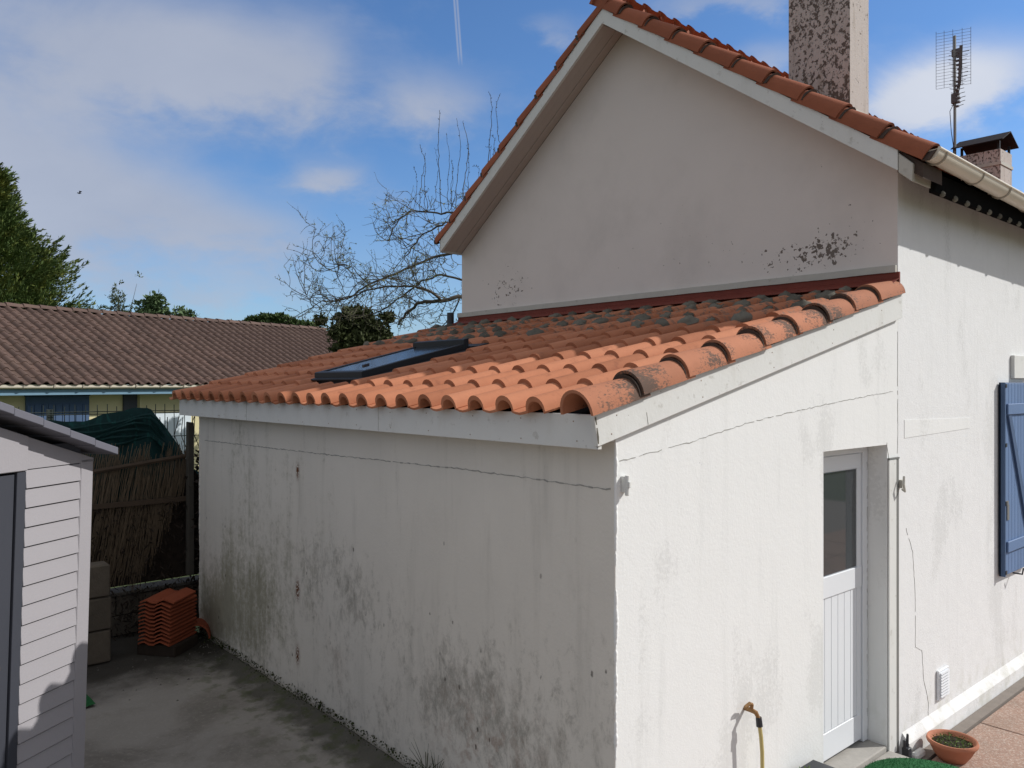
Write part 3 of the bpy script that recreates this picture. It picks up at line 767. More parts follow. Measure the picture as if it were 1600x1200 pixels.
# lumps of moss and mortar along the left verge
mb = MB()
for i in range(130):
    y = rnd.uniform(2.9, 5.4); r_ = rnd.uniform(.006, .016); o = Vector((XO - .004, y, mz(y, .150 + rnd.uniform(-.008, .022))))
    mb.add([o + Vector((rnd.uniform(-1, 1), rnd.uniform(-2, 2), rnd.uniform(-1, 1))) * r_ for _ in range(4)], [(0, 1, 2), (0, 2, 3), (0, 3, 1), (1, 3, 2)])
for i in range(50):
    y = rnd.uniform(-.2, 2.6); r_ = rnd.uniform(.004, .010); o = Vector((XO - .003, y, mz(y, .150 + rnd.uniform(-.006, .012))))
    mb.add([o + Vector((rnd.uniform(-1, 1), rnd.uniform(-2, 2), rnd.uniform(-1, 1))) * r_ for _ in range(4)], [(0, 1, 2), (0, 2, 3), (0, 3, 1), (1, 3, 2)])
pbuild(mb, 'verge_mortar', M['mortar'], house)['kind'] = 'stuff'
# eave: dark felt under the tile ends with mortar plugs
pbuild(MB().box((3.2, -.262, mz(-.27, -.03)), (HX1, -.22, mz(-.27, .11))), 'eave_felt', M['black'], house)
pl_me = MB().lathe([(0, .02), (.016, .012), (.026, 0), (.018, -.016), (0, -.02)], n=8).mesh('mortar_plug', M['mortar'], smooth=True)
for k in range(40):
    plink('mortar_plug', pl_me, house, (3.33 + .24 * k, -.268, mz(-.27, -.028)), (R(90), 0, 0))
# gutter
GY, GZ, GR = -.345, 4.185, .070
def gz(x): return -.030 * (x - 2.9)
mb = MB(); n = 14; vs = []; fs = []; N = 2
for x in (2.88, HX1 + .1):
    for i in range(n + 1):
        q = pi + pi * i / n; vs.append((x, GY + GR * cos(q), GZ + gz(x) + GR * sin(q)))
    for i in range(n, -1, -1):
        q = pi + pi * i / n; vs.append((x, GY + (GR - .004) * cos(q), GZ + gz(x) + (GR - .004) * sin(q)))
m_ = 2 * (n + 1)
for i in range(m_): fs.append((i, (i + 1) % m_, (i + 1) % m_ + m_, i + m_))
fs.append(tuple(range(n + 1)))   # closed stop end
mb.add(vs, fs)
mb.tube([(2.88, GY - GR, GZ + .003), (HX1 + .1, GY - GR, GZ + gz(HX1 + .1) + .003)], .011, 8)
gut = pbuild(mb, 'gutter', M['gutter'], house, smooth=True, ang=50); gut['label'] = 'cream half-round gutter along the sunlit eave'
for i, x in enumerate((3.0, 3.72, 4.30, 4.95, 5.6, 6.3, 7.0, 7.8, 8.6, 9.4, 10.2, 11, 11.8, 12.6)):
    mb = MB(); pts = [(x, GY + (GR + .004) * cos(q), GZ + gz(x) + (GR + .004) * sin(q)) for q in [pi + pi * k / 12 for k in range(13)]]
    pts = pts + [(x, GY + GR + .02, GZ + gz(x) - .03)]
    mb.tube(pts, .009 if i % 2 == 0 else .006, 6); mb.build('gutter_bracket', M['gutter_dirty'], gut, smooth=True)
# shutter, folded back against the wall
sh = thing('window_shutter', 'blue wooden shutter folded back on the white wall, cut by the right edge', 'shutter', (5.2, -.08, .77))
SX0, SX1, SZ0, SZ1 = 5.31, 6.03, .77, 2.57
pbuild(MB().box((SX0, -.030, SZ0), (SX1, -.012, SZ1)), 'rear_leaf', M['shutter_dark'], sh, bevel=.003)
np_ = 8; pw = (SX1 - SX0 - .03) / np_
for i in range(np_):
    a = SX0 + .03 + i * pw
    pbuild(MB().box((a + .0015, -.056, SZ0 + .01), (a + pw - .0015, -.033, SZ1 - .01)), 'plank', M['shutter'], sh, bevel=.003)
pbuild(MB().box((SX0, -.062, SZ0), (SX0 + .028, -.012, SZ1)), 'edge_strip', M['shutter_dark'], sh, bevel=.002)
for z in (SZ0 + .22, SZ1 - .30):
    pbuild(MB().box((SX0 + .05, -.076, z), (SX1 - .02, -.057, z + .10)), 'batten', M['shutter'], sh, bevel=.004)
mb = MB().prism([(SX0 + .06, -.057, SZ1 - .31), (SX0 + .14, -.057, SZ1 - .31), (SX1 - .03, -.057, SZ0 + .33), (SX1 - .11, -.057, SZ0 + .33)], (0, -.02, 0))
pbuild(mb, 'brace', M['shutter_dark'], sh)
pbuild(MB().box((SX0 + .06, -.064, SZ0 + .52), (SX0 + .115, -.057, SZ0 + .66)).box((SX0 + .02, -.066, SZ0 + .66), (SX0 + .09, -.057, SZ0 + .70)), 'latch_plate', M['grey_metal'], sh)
for z in (SZ0 + .02, SZ0 + .66, SZ0 + 1.2, SZ1 - .05): pbuild(MB().box((SX0 + .012, -.067, z), (SX0 + .05, -.060, z + .035)), 'hinge', M['black_plastic'], sh)
pbuild(MB().tube([(SX0 + .35, -.02, SZ0 - .02), (SX0 + .35, -.10, SZ0 - .02), (SX0 + .35, -.11, SZ0 + .04)], .008, 6), 'hook', M['black_plastic'], sh)

# chimneys
ch = thing('chimney_stack', 'tall chimney with peeling pinkish render, cropped by the top edge', 'chimney', (4.22, .875, 4.7))
X0, Y0 = 4.22, .875
pbuild(MB().box((X0, Y0, 4.6), (X0 + .385, Y0 + .617, 7.3)), 'shaft', M['chimney'], ch, bevel=.006)
pbuild(MB().prism([(X0 - .02, Y0 - .05, 4.6), (X0 + .42, Y0 - .05, 4.6), (X0 + .42, Y0 - .004, 5.12), (X0 - .003, Y0 - .004, 5.12)], (0, .04, 0)), 'flaunching', M['board_dirty'], ch)
pbuild(MB().box((X0 - .05, Y0 - .05, 7.3), (X0 + .435, Y0 + .667, 7.38)), 'cap', M['chimney'], ch)
c2 = thing('chimney_stack', 'small capped chimney beyond the gutter, beside the antenna mast', 'chimney', (9.8, 1.39, 5.2))
pbuild(MB().box((9.8, 1.39, 5.0), (10.28, 1.94, 5.93)), 'shaft', M['chimney'], c2, bevel=.005)
pbuild(MB().box((9.787, 1.377, 5.70), (10.293, 1.953, 5.745)), 'band', M['board_dirty'], c2)
for (dx, dy) in ((.03, .03), (.45, .03), (.03, .52), (.45, .52)): pbuild(MB().box((9.8 + dx - .015, 1.39 + dy - .015, 5.93), (9.8 + dx + .015, 1.39 + dy + .015, 6.05)), 'leg', M['dark_metal'], c2)
mb = MB(); zc = 6.04
vs = [(9.70, 1.33, zc), (10.38, 1.33, zc), (10.38, 2.02, zc), (9.70, 2.02, zc), (10.04, 1.33, zc + .17), (10.04, 2.02, zc + .17)]
mb.prism([vs[0], vs[4], (10.04, 1.33, zc + .155), (9.70, 1.33, zc - .012)], (0, .69, 0)); mb.prism([vs[4], vs[1], (10.38, 1.33, zc - .012), (10.04, 1.33, zc + .155)], (0, .69, 0))
pbuild(mb, 'rain_cap', mat('rusty_black_sheet', (.018, .013, .014), .7, .2, 8, spec=.15), c2)['label'] = 'dark folded sheet metal rain cap'
# antenna
an = thing('tv_antenna', 'grid television antenna on a thin mast strapped to the small chimney', 'antenna', (9.78, 2.0, 5.3))
AX, AY = 9.76, 1.985
pbuild(MB().tube([(AX, AY, 5.25), (AX + .01, AY, 6.3), (AX, AY, 7.72)], .021, 8), 'mast', M['grey_metal'], an, smooth=True)
pbuild(MB().box((AX - .04, AY - .03, 5.78), (AX + .05, AY + .03, 5.81)).box((AX - .04, AY - .03, 5.45), (AX + .05, AY + .03, 5.48)), 'clamp', M['dark_metal'], an)
ua = RT; va = (FW * .95 + RT * .3).normalized()
A0 = Vector((AX, AY, 0))
mb = MB()
for i in range(19):
    z = 7.0 + i * .046; mb.tube([A0 + ua * -.25 + va * .12 + Vector((0, 0, z - .03)), A0 + ua * .27 + va * .10 + Vector((0, 0, z + .05))], .0022, 4)
for u in (-.25, -.13, 0, .14, .27):
    mb.tube([A0 + ua * u + va * .12 + Vector((0, 0, 6.97 + (u + .25) * .15)), A0 + ua * u + va * .12 + Vector((0, 0, 7.83 + (u + .25) * .15))], .003, 4)
pbuild(mb, 'reflector_grid', M['antenna'], an)
pbuild(MB().tube([A0 + Vector((0, 0, 6.78)) + ua * .02, A0 + Vector((0, 0, 7.0)) + va * -.1 + ua * .05, A0 + Vector((0, 0, 7.5)) + va * -.2 + ua * .05], .024, 6).box((AX - .03, AY - .05, 6.72), (AX + .05, AY + .04, 6.86)).box((AX - .01, AY - .07, 7.42), (AX + .09, AY + .04, 7.52)), 'boom', M['antenna'], an)
for i in range(14):
    z = 6.66 + i * .058; wd = .09 + .004 * i
    c0 = A0 + Vector((0, 0, z)) + ua * (.03 + .02 * sin(i)) - va * (.05 + .008 * i)
    pbuild(MB().tube([c0 - ua * wd + Vector((0, 0, .015)), c0, c0 + ua * wd + Vector((0, 0, .03))], .0045, 4).box(c0 - Vector((.02, .02, .012)), c0 + Vector((.02, .02, .012))), 'dipole', M['antenna'], an)
pbuild(MB().tube([A0 + Vector((0, 0, 6.74)), A0 - ua * .07 + Vector((0, 0, 6.6)), A0 - ua * .05 + Vector((0, 0, 6.3)), A0 - ua * .02 + Vector((0, 0, 6.1)), A0 - ua * .028 + Vector((0, 0, 5.4))], .005, 5), 'cable', M['cable'], an)
# dark pipe end at the far top of the lean-to roof
tag(MB().tube([(3.10, 5.52, 3.26), (3.10, 5.52, 3.46)], .045, 12).build('vent_pipe', M['black_plastic'], smooth=True), 'short black pipe end at the far upper corner of the lean-to roof', 'pipe')

# ================================================================== TAP, HOSE, POTS
tap = thing('garden_tap', 'brass garden tap on the sunlit wall left of the door', 'tap', (1.09, -.0, .66))
T = Vector((1.13, 0, .655))
mb = MB().tube([T, T + Vector((0, -.05, 0)), T + Vector((.0, -.075, -.005)), T + Vector((.012, -.085, -.035))], [.013, .014, .014, .011], 10)
mb.tube([T + Vector((0, -.045, 0)), T + Vector((0, -.05, .035))], .011, 8)
pbuild(mb, 'body', M['brass'], tap, smooth=True)
pbuild(MB().tube([T + Vector((-.065, -.045, .035)), T + Vector((-.03, -.055, .05)), T + Vector((0, -.05, .036))], [.009, .011, .010], 6), 'lever', M['brass'], tap, smooth=True)
pbuild(MB().tube([T + Vector((.013, -.085, -.032)), T + Vector((.018, -.088, -.085))], [.017, .019], 10), 'hose_connector', M['black_plastic'], tap, smooth=True)
hp = [T + Vector((.018, -.088, -.08)), T + Vector((.028, -.092, -.15)), T + Vector((.036, -.094, -.24)), T + Vector((.030, -.10, -.40)), T + Vector((.02, -.13, -.60)), T + Vector((.06, -.25, -.68)), T + Vector((.25, -.38, -.70)), T + Vector((.45, -.30, -.71))]
tag(MB().tube(hp, .0115, 10).build('garden_hose', M['hose'], smooth=True), 'yellow hose hanging down from the brass tap', 'hose')

def ptz(x): return pz(x)
# terracotta bowl with succulents
bx, by = 3.50, -.27; bz = ptz(bx) + .002
bowl = thing('flower_pot', 'wide terracotta bowl of small green succulents on the pink patio', 'flower pot', (bx, by, bz))
MB().lathe([(0, 0), (.095, 0), (.13, .05), (.16, .11), (.172, .12), (.178, .135), (.172, .152), (.158, .15), (.150, .135), (.135, .11), (0, .105)], n=36).build('bowl', M['terrapot'], bowl, smooth=True, ang=60)
MB().lathe([(0, .122), (.148, .118), (.149, .10)], n=24).build('soil', M['soil'], bowl)
mb = MB()
for i in range(420):
    a = rnd.uniform(0, 2 * pi); q = sqrt(rnd.random()) * .135
    c = Vector((q * cos(a), q * sin(a), .12 + rnd.uniform(0, .022)))
    d = Vector((rnd.uniform(-1, 1), rnd.uniform(-1, 1), rnd.uniform(.1, 1.1))).normalized(); e = d.cross(Vector((rnd.random(), rnd.random(), rnd.random()))).normalized()
    s = rnd.uniform(.008, .019)
    mb.add([c, c + d * s * .5 + e * s * .3, c + d * s, c + d * s * .5 - e * s * .3], [(0, 1, 2, 3)])
pl_ = mb.build('succulents', M['succulent'], bowl); pl_['kind'] = 'stuff'
# black forked tool by the joint
tx, ty = 3.20, -.055; tz = ptz(tx)
tl = MB().box((tx - .03, ty - .03, tz), (tx + .03, ty + .02, tz + .10))
tl.tube([(tx - .022, ty, tz + .09), (tx - .03, ty, tz + .16)], [.013, .009], 8).tube([(tx + .015, ty, tz + .09), (tx + .028, ty, tz + .19)], [.014, .009], 8)
tag(tl.build('forked_fitting', M['black_plastic'], bevel=.004), 'small black forked plastic fitting standing at the foot of the door jamb', 'fitting')
tag(MB().box((3.24, -.12, ptz(3.3) - .0), (3.40, -.065, ptz(3.3) + .06)).build('rubble_lump', M['board'], bevel=.015), 'lump of whitewashed rubble between black fitting and terracotta bowl', 'rubble')
# round turf covered stool
TX, TY = 2.36, -.58; t0 = ptz(TX)
st = thing('turf_stool', 'round low drum topped with bright green artificial turf at the bottom edge', 'stool', (TX, TY, t0))
TR = .435; TZ = -t0 - .015
MB().lathe([(0, 0), (TR - .03, 0), (TR - .02, TZ - .03), (0, TZ - .03)], n=48).build('drum', M['black_plastic'], st, smooth=True)
MB().lathe([(TR - .03, TZ - .05), (TR, TZ - .04), (TR + .005, TZ - .01), (TR - .01, TZ + .006), (0, TZ + .008)], n=64).build('turf_top', M['turf'], st, smooth=True, ang=60)
mb = MB()
for i in range(9000):
    a = rnd.uniform(0, 2 * pi); q = sqrt(rnd.uniform(.15, 1)) * (TR + .002)
    c = Vector((q * cos(a), q * sin(a), TZ + .004 - (.012 if q > TR - .01 else 0))); h = rnd.uniform(.008, .016)
    dx = Vector((rnd.uniform(-.005, .005), rnd.uniform(-.005, .005), h)); s = Vector((cos(i), sin(i), 0)) * .0015
    mb.add([c - s, c + s, c + dx], [(0, 1, 2)])
gb = mb.build('turf_blades', M['turf'], st); gb['kind'] = 'stuff'
# dark planter with plant at the frame edge, left of the step
PX, PY = 1.73, -.13; p0 = ptz(PX)
pn = thing('planter', 'dark planter with a few green sprigs at the foot of the door', 'planter', (PX, PY, p0))
PH = .145 - p0
MB().box((-.13, -.09, 0), (.13, .10, PH)).build('trough', M['black_plastic'], pn, bevel=.012)
mb = MB()
for i in range(90):
    c = Vector((rnd.uniform(-.19, -.05), rnd.uniform(-.08, .05), PH - .02)); d = Vector((rnd.uniform(-.5, .5), rnd.uniform(-.5, .5), 1)).normalized(); e = d.cross(Vector((rnd.random(), 1, 0))).normalized(); s = rnd.uniform(.03, .07)
    mb.add([c, c + d * s * .5 + e * s * .14, c + d * s, c + d * s * .5 - e * s * .14], [(0, 1, 2, 3)])
mb.build('sprigs', M['succulent'], pn)['kind'] = 'stuff'

# ================================================================== SHED
shd = thing('garden_shed', 'lilac grey plastic garden shed with a dark door at the left edge', 'shed', (-1.742, 2.515, 0))
sdir = Vector((-.824, -.5666, 0)); snor = Vector((.5666, -.824, 0))        # towards the camera side along the front; outward
sback = -snor
lean = Matrix.Rotation(R(-2.2), 4, snor)
zb = Vector((0, 0, 1))
SZ = 2.14      # eave height at the corner
def S(u, d, z):  # u along the front from the corner, d outwards, z up  (local to the shed's base)
    v = lean @ (zb * (z - SZ)) + sdir * u + snor * d; return Vector((v.x, v.y, v.z + SZ))
def sbox(u0, u1, d0, d1, z0, z1, name, m, parent=shd, bevel=.002):
    vs = [S(u, d, z) for z in (z0, z1) for (u, d) in ((u0, d0), (u1, d0), (u1, d1), (u0, d1))]
    return MB().add(vs, [(3, 2, 1, 0), (4, 5, 6, 7), (0, 1, 5, 4), (1, 2, 6, 5), (2, 3, 7, 6), (3, 0, 4, 7)]).build(name, m, parent, bevel=bevel)
RS = .325   # roof slope along the front
SW, SD_ = 2.3, 2.2
# corner post and body
sbox(0, .098, -.08, .0, 0, SZ - .02, 'corner_post', M['shed'], bevel=.006)
sbox(.088, .50, -.04, -.012, 0, SZ + .08, 'inner_panel', M['shed_dark'])
pitch = .1025
zc = SZ - .045
n = 0
while zc > -.02:
    z1 = zc; z0 = max(zc - pitch + .007, 0)
    vs = [S(.101, -.014, z0), S(.475, -.014, z0), S(.475, .007, z0), S(.101, .007, z0), S(.101, -.014, z1), S(.475, -.014, z1), S(.475, -.004, z1), S(.101, -.004, z1)]
    MB().add(vs, [(3, 2, 1, 0), (4, 5, 6, 7), (0, 1, 5, 4), (1, 2, 6, 5), (2, 3, 7, 6), (3, 0, 4, 7)]).build('siding_board', M['shed'], shd, bevel=.0015)
    zc -= pitch
# gable infill above the boards
mb = MB(); a = [S(.002, -.010, SZ - .040), S(.475, -.010, SZ - .040), S(.475, -.010, SZ - .02 + .475 * RS), S(.002, -.010, SZ - .02)]
mb.prism(a, snor * .010); mb.build('gable_panel', M['shed'], shd, bevel=.001)
# wide panel over the door
mb = MB(); a = [S(.478, -.004, SZ - .045), S(1.9, -.004, SZ - .045), S(1.9, -.004, SZ - .02 + 1.15 * RS), S(1.15, -.004, SZ - .02 + 1.15 * RS), S(.478, -.004, SZ - .02 + .478 * RS)]
mb.prism(a, snor * .02); mb.build('door_header', M['shed'], shd, bevel=.004)
sbox(.478, .535, -.03, .006, 0, SZ - .05, 'door_jamb', M['shed_dark'])
dr = sbox(.54, 1.20, -.03, -.006, .02, SZ - .06, 'door', M['shed_dark'])
sbox(.60, .615, -.004, .006, 1.09, 1.11, 'knob', M['brass'], dr)
# other walls
sbox(1.2, SW, -.04, .0, 0, SZ, 'front_panel', M['shed'])
mb = MB(); mb.prism([S(0, -.082, 0), S(0, -SD_, 0), S(0, -SD_, SZ - .02), S(0, -.082, SZ - .02)], sdir * .03); mb.build('side_panel', M['shed'], shd)
mb = MB(); mb.prism([S(SW, -.082, 0), S(SW, -SD_, 0), S(SW, -SD_, SZ - .02), S(SW, -.082, SZ - .02)], -sdir * .03); mb.build('side_panel', M['shed'], shd)
mb = MB(); mb.prism([S(.03, -SD_, 0), S(SW - .03, -SD_, 0), S(SW - .03, -SD_, SZ), S(1.15, -SD_, SZ + 1.15 * RS - .03), S(.03, -SD_, SZ)], snor * .03); mb.build('rear_panel', M['shed'], shd)
# roof in overlapping panels
for i in range(7):
    u0 = -.045 + i * .182; u1 = u0 + .182
    zz = lambda u: SZ + .012 + u * RS + i * .006
    th = .042
    mb = MB().prism([S(u0, .13, zz(u0)), S(u1, .13, zz(u1)), S(u1, .13, zz(u1) + th), S(u0, .13, zz(u0) + th)], -snor * (SD_ + .3))
    mb.build('roof_panel', M['shed_roof'], shd, bevel=.003)
for i in range(7):
    u0 = 1.15 + i * .182; u1 = u0 + .182
    zz = lambda u: SZ + .05 + (2.3 - u) * RS
    mb = MB().prism([S(u0, .13, zz(u0)), S(u1, .13, zz(u1)), S(u1, .13, zz(u1) + th), S(u0, .13, zz(u0) + th)], -snor * (SD_ + .3))
    mb.build('roof_panel', M['shed_roof'], shd, bevel=.003)

# ================================================================== BACK OF THE YARD
# breeze block pillar
pil = thing('block_pillar', 'short pillar of rough breeze blocks beside the shed corner', 'pillar', (-1.18, 5.41, 0))
bl = MB().box((-.25, -.10, 0), (.25, .10, .292)).mesh('block', M['block'], bevel=.012)
for i in range(3): link('block', bl, pil, (rnd.uniform(-.012, .012), rnd.uniform(-.01, .01), .01 + i * .302), (0, 0, rnd.uniform(-.03, .03)))
# low block wall with coping
lw = thing('block_wall', 'low dark block wall with pale coping under the reed screen', 'wall', (-1.6, 6.2, 0))
b2 = MB().box((-.243, -.10, 0), (.243, .10, .195)).mesh('block', M['block'], bevel=.006)
for r_ in range(2):
    for i in range(9):
        link('block', b2, lw, (-2.05 + i * .495 + (.25 if r_ else 0), 0, r_ * .203 + .005), (0, 0, rnd.uniform(-.01, .01)))
MB().box((-2.3, -.13, .41), (2.05, .12, .445)).build('coping', mat('pale_coping', (.10, .09, .075), .9, .3, 7), lw, bevel=.006)
# fence: wire mesh, net, reed screen
fen = thing('wire_fence', 'green welded wire fence with spikes behind the netting', 'fence', (-1.5, 6.42, 0))
mb = MB()
x = -4.6
while x < 1.6:
    mb.tube([(x, 6.42, .45), (x + rnd.uniform(-.01, .01), 6.42, 2.33 + rnd.uniform(-.01, .02))], .0042, 4, False); x += .098
for z in (.6, .95, 1.3, 1.65, 1.98, 2.235, 2.26): mb.tube([(-4.6, 6.415, z), (-1, 6.415, z + .01), (1.6, 6.415, z)], .0045, 4, False)
pbuild(mb, 'wire_mesh', M['wire'], fen)['kind'] = 'stuff'
for x in (-3.4, -1.2, 1.1): pbuild(MB().box((x - .025, 6.435, .0), (x + .025, 6.485, 2.3)), 'post', M['wire'], fen)
# tangled loose wires near the lean-to
mb = MB()
for i in range(7):
    x = -.15 + i * .07; mb.tube([(x, 6.32, 1.7), (x + .03, 6.3, 1.85), (x - .02, 6.33, 2.0), (x + rnd.uniform(-.05, .05), 6.31, 2.2)], .0045, 4, False)
tag(mb.build('loose_wires', M['wire_rust']), 'bent loose wires between the wooden post and the lean-to', 'wire', kind='stuff')
# net
mb = MB(); vs = []; fs = []; NX, NZ = 90, 26
def nettop(x):
    # height of the top hem
    t = [(-3.2, 2.15), (-1.9, 2.17), (-1.3, 2.17), (-.95, 2.15), (-.72, 2.22), (-.45, 2.28), (-.30, 2.27), (-.18, 2.12), (-.02, 1.88), (.12, 1.62), (.3, 1.5)]
    for (a, za), (b_, zb_) in zip(t[:-1], t[1:]):
        if x <= b_: return za + (zb_ - za) * (x - a) / (b_ - a)
    return t[-1][1]
for j in range(NZ + 1):
    for i in range(NX + 1):
        x = -3.2 + 3.45 * i / NX; q = j / NZ; z = (nettop(x) + .03) * (1 - q) + .75 * q
        w_ = .05 * mn.noise(Vector((x * 3.2 + z * 2.5, z * 2.2, 4))) + .035 * mn.noise(Vector((x * 8 + z * 5, z * 5, 9)))
        vs.append((x, 6.27 + w_ - .10 * sin(q * pi), z + .02 * mn.noise(Vector((x * 6, 0, 2)))))
for j in range(NZ):
    for i in range(NX):
        a = j * (NX + 1) + i; fs.append((a, a + 1, a + NX + 2, a + NX + 1))
mb.add(vs, fs)
for i in range(6):   # folds
    pts = []
    for k in range(20):
        x = -1.6 + k * .075; pts.append((x, 6.19 + .02 * sin(k + i), nettop(x) - .03 - .045 * i - .05 * sin(k * .35 + i * .6) ** 2))
    mb.tube(pts, .014, 6)
tag(mb.build('shade_net', M['net'], smooth=True), 'dark green shade net draped over the fence', 'net')
# reed screen
rs = thing('reed_screen', 'tattered dry reed screen leaning on wooden rails', 'screen', (-1.2, 6.05, 0))
def rlow(x): # lower hem rises towards the right
    return .50 + (0 if x < -.45 else (x + .45) * 2.2)
mb = MB(); k = 0
for i in range(1500):
    x = rnd.uniform(-3.0, -.02); top = 1.93 + rnd.uniform(-.16, .03) + (-.12 if -.42 < x < -.30 else 0)
    lo = rlow(x) + rnd.uniform(-.1, .16)
    ln = rnd.uniform(.35, 1.3); z1 = rnd.uniform(lo + .25, top) if rnd.random() < .6 else top; z0 = max(lo, z1 - ln)
    lean_ = rnd.gauss(.17, .07); y = 6.03 + rnd.uniform(-.03, .03)
    r0 = rnd.uniform(.0016, .0036)
    mb.tube([(x - lean_ * (z1 - z0) * .5, y, z0), (x + rnd.uniform(-.01, .01), y - .01, (z0 + z1) / 2), (x + lean_ * (z1 - z0) * .5, y, z1)], r0, 3, False)
pbuild(mb, 'reeds', M['reed'], rs)['kind'] = 'stuff'
# denser dark backing lower down
mb = MB(); vs = []
mb.prism([(-3.0, 6.115, .50), (-.45, 6.115, .50), (.30, 6.115, .50), (.30, 6.115, 1.55), (.02, 6.115, 1.6), (-.05, 6.115, 1.33), (-3.0, 6.115, 1.33)], (0, .02, 0))
pbuild(mb, 'brushwood', M['brush'], rs)
pbuild(MB().tube([(-3.0, 5.985, 1.56), (-1.2, 5.985, 1.66), (-.01, 5.985, 1.80)], .024, 6), 'rail', M['rail'], rs)['label'] = 'upper rail of weathered wood'
pbuild(MB().box((-3.0, 5.96, 1.325), (-.02, 5.985, 1.375)), 'rail', M['rail'], rs)['label'] = 'lower rail of weathered wood'
tag(MB().prism([(-.035, 5.90, .55), (.035, 5.90, .55), (.03, 5.90, 2.15), (-.03, 5.90, 2.16)], (0, .07, 0)).build('fence_post', M['post'], bevel=.006), 'grey weathered wooden post beside the lean-to wall', 'post')
# dark ivy mass between post and lean-to
def leaves(mb, n, fpos, smin, smax, flat=.35, up=.0):
    for i in range(n):
        c = fpos(); d = Vector((rnd.gauss(0, 1), rnd.gauss(0, 1), rnd.gauss(up, .8))).normalized(); e = d.cross(Vector((rnd.gauss(0, 1), rnd.gauss(0, 1), rnd.gauss(0, 1)))).normalized(); s = rnd.uniform(smin, smax)
        mb.add([c, c + d * s * .5 + e * s * flat, c + d * s, c + d * s * .5 - e * s * flat], [(0, 1, 2, 3)])
mb = MB(); leaves(mb, 2600, lambda: Vector((rnd.gauss(.22, .09), rnd.uniform(5.75, 6.1), rnd.uniform(.05, 1.85 + rnd.uniform(-.1, .1)))), .03, .07)
tag(mb.build('ivy', M['brush']), 'dark dead ivy filling the gap beside the lean-to', 'plant', kind='stuff')
mb = MB(); leaves(mb, 5200, lambda: Vector((rnd.uniform(-3.0, .1), 6.0 + rnd.uniform(-.05, .1), rnd.uniform(.0, 1.3) ** 1.2)), .015, .09, .12, -1.2)
pbuild(mb, 'dead_stalks', M['brush'], rs)['kind'] = 'stuff'

# stacked roof tiles
stk = thing('pallet_block', 'dark wooden block under the stack of orange tiles', 'block', (-.42, 5.32, 0))
MB().box((-.19, -.20, 0.0), (.19, .20, .11)).build('beam', M['brush'], stk, bevel=.01, ).rotation_euler = (0, 0, R(38))
fl = MB()
prof = [(-.165, .0), (-.12, .016), (-.07, .034), (-.02, .016), (.0, .0), (.05, .0), (.10, .022), (.14, .012), (.165, .0)]
vs = []; m_ = len(prof)
for xx in (-.215, .215):
    for (u, h) in prof: vs.append((xx, u, h + .014))
    for (u, h) in prof: vs.append((xx, u, h))
fs = []
for i in range(m_ - 1):
    fs += [(i, i + 1, 2 * m_ + i + 1, 2 * m_ + i), (m_ + i + 1, m_ + i, 3 * m_ + i, 3 * m_ + i + 1), (i + 1, i, m_ + i, m_ + i + 1), (2 * m_ + i, 2 * m_ + i + 1, 3 * m_ + i + 1, 3 * m_ + i)]
fs += [(0, m_, 3 * m_, 2 * m_), (m_ - 1, 2 * m_ - 1, 4 * m_ - 1, 3 * m_ - 1)]
fl_me = fl.add(vs, fs).mesh('spare_tile', M['tile_main'], smooth=True, ang=40)
fl_me.materials.clear(); fl_me.materials.append(mat('spare_terracotta', (.27, .065, .028), .85, .15, 12, rvar=.1))
names = ['bottom', 'second from the bottom', 'third from the bottom', 'fourth from the bottom', 'fifth from the bottom', 'sixth from the bottom', 'sixth from the top', 'fifth from the top', 'fourth from the top', 'third from the top', 'second from the top', 'topmost']
for i in range(12):
    o = link('spare_tile', fl_me, None, (-.42 + rnd.uniform(-.006, .006), 5.32 + rnd.uniform(-.006, .006), .112 + i * .0355), (0, 0, R(38) + rnd.uniform(-.03, .03) + (.12 if i == 11 else 0)))
    tag(o, f'{names[i]} orange roof tile in the stack at the back of the yard', 'roof tile', 'orange tiles stacked at the back of the yard')
rid = half_round('ridge_tile', .42, .13, .15, .016, fl_me.materials[0])
tag(link('ridge_tile', rid, None, (-.16, 5.30, .03), (0, 0, R(62))), 'single half-round orange ridge tile lying beside the tile stack', 'roof tile')
# rubble and stones
def stones(n, fp, s0, s1, m, name, label, cat):
    mb = MB()
    for i in range(n):
        c = fp(); s = rnd.uniform(s0, s1)
        vs = []
        for q in ((1, 0, 0), (-1, 0, 0), (0, 1, 0), (0, -1, 0), (0, 0, .8), (0, 0, -.5)):
            vs.append(c + Vector(q) * s * rnd.uniform(.6, 1.2))
        mb.add(vs, [(0, 2, 4), (2, 1, 4), (1, 3, 4), (3, 0, 4), (2, 0, 5), (1, 2, 5), (3, 1, 5), (0, 3, 5)])
    return tag(mb.build(name, m), label, cat, kind='stuff')
stones(500, lambda: (lambda x, y: Vector((x, y, yz(x, y))))(-abs(rnd.gauss(0, .13)) - .005, rnd.uniform(-.3, 5.6)), .004, .013, M['stone'], 'gravel', 'loose gravel and dirt along the foot of the stained wall', 'gravel')
stones(60, lambda: (lambda x, y: Vector((x, y, yz(x, y))))(rnd.gauss(-.8, .35), rnd.gauss(4.75, .3)), .005, .014, M['stone'], 'rubble', 'scattered pale crumbs of rubble on the dark yard floor', 'rubble')
mb = MB(); leaves(mb, 1500, lambda: Vector((-abs(rnd.gauss(0, .05)), rnd.uniform(.0, 5.6), .045 + rnd.uniform(0, .03))), .008, .022, .4, 1)
tag(mb.build('moss', M['moss']), 'dark moss growing along the foot of the stained wall', 'moss', kind='stuff')
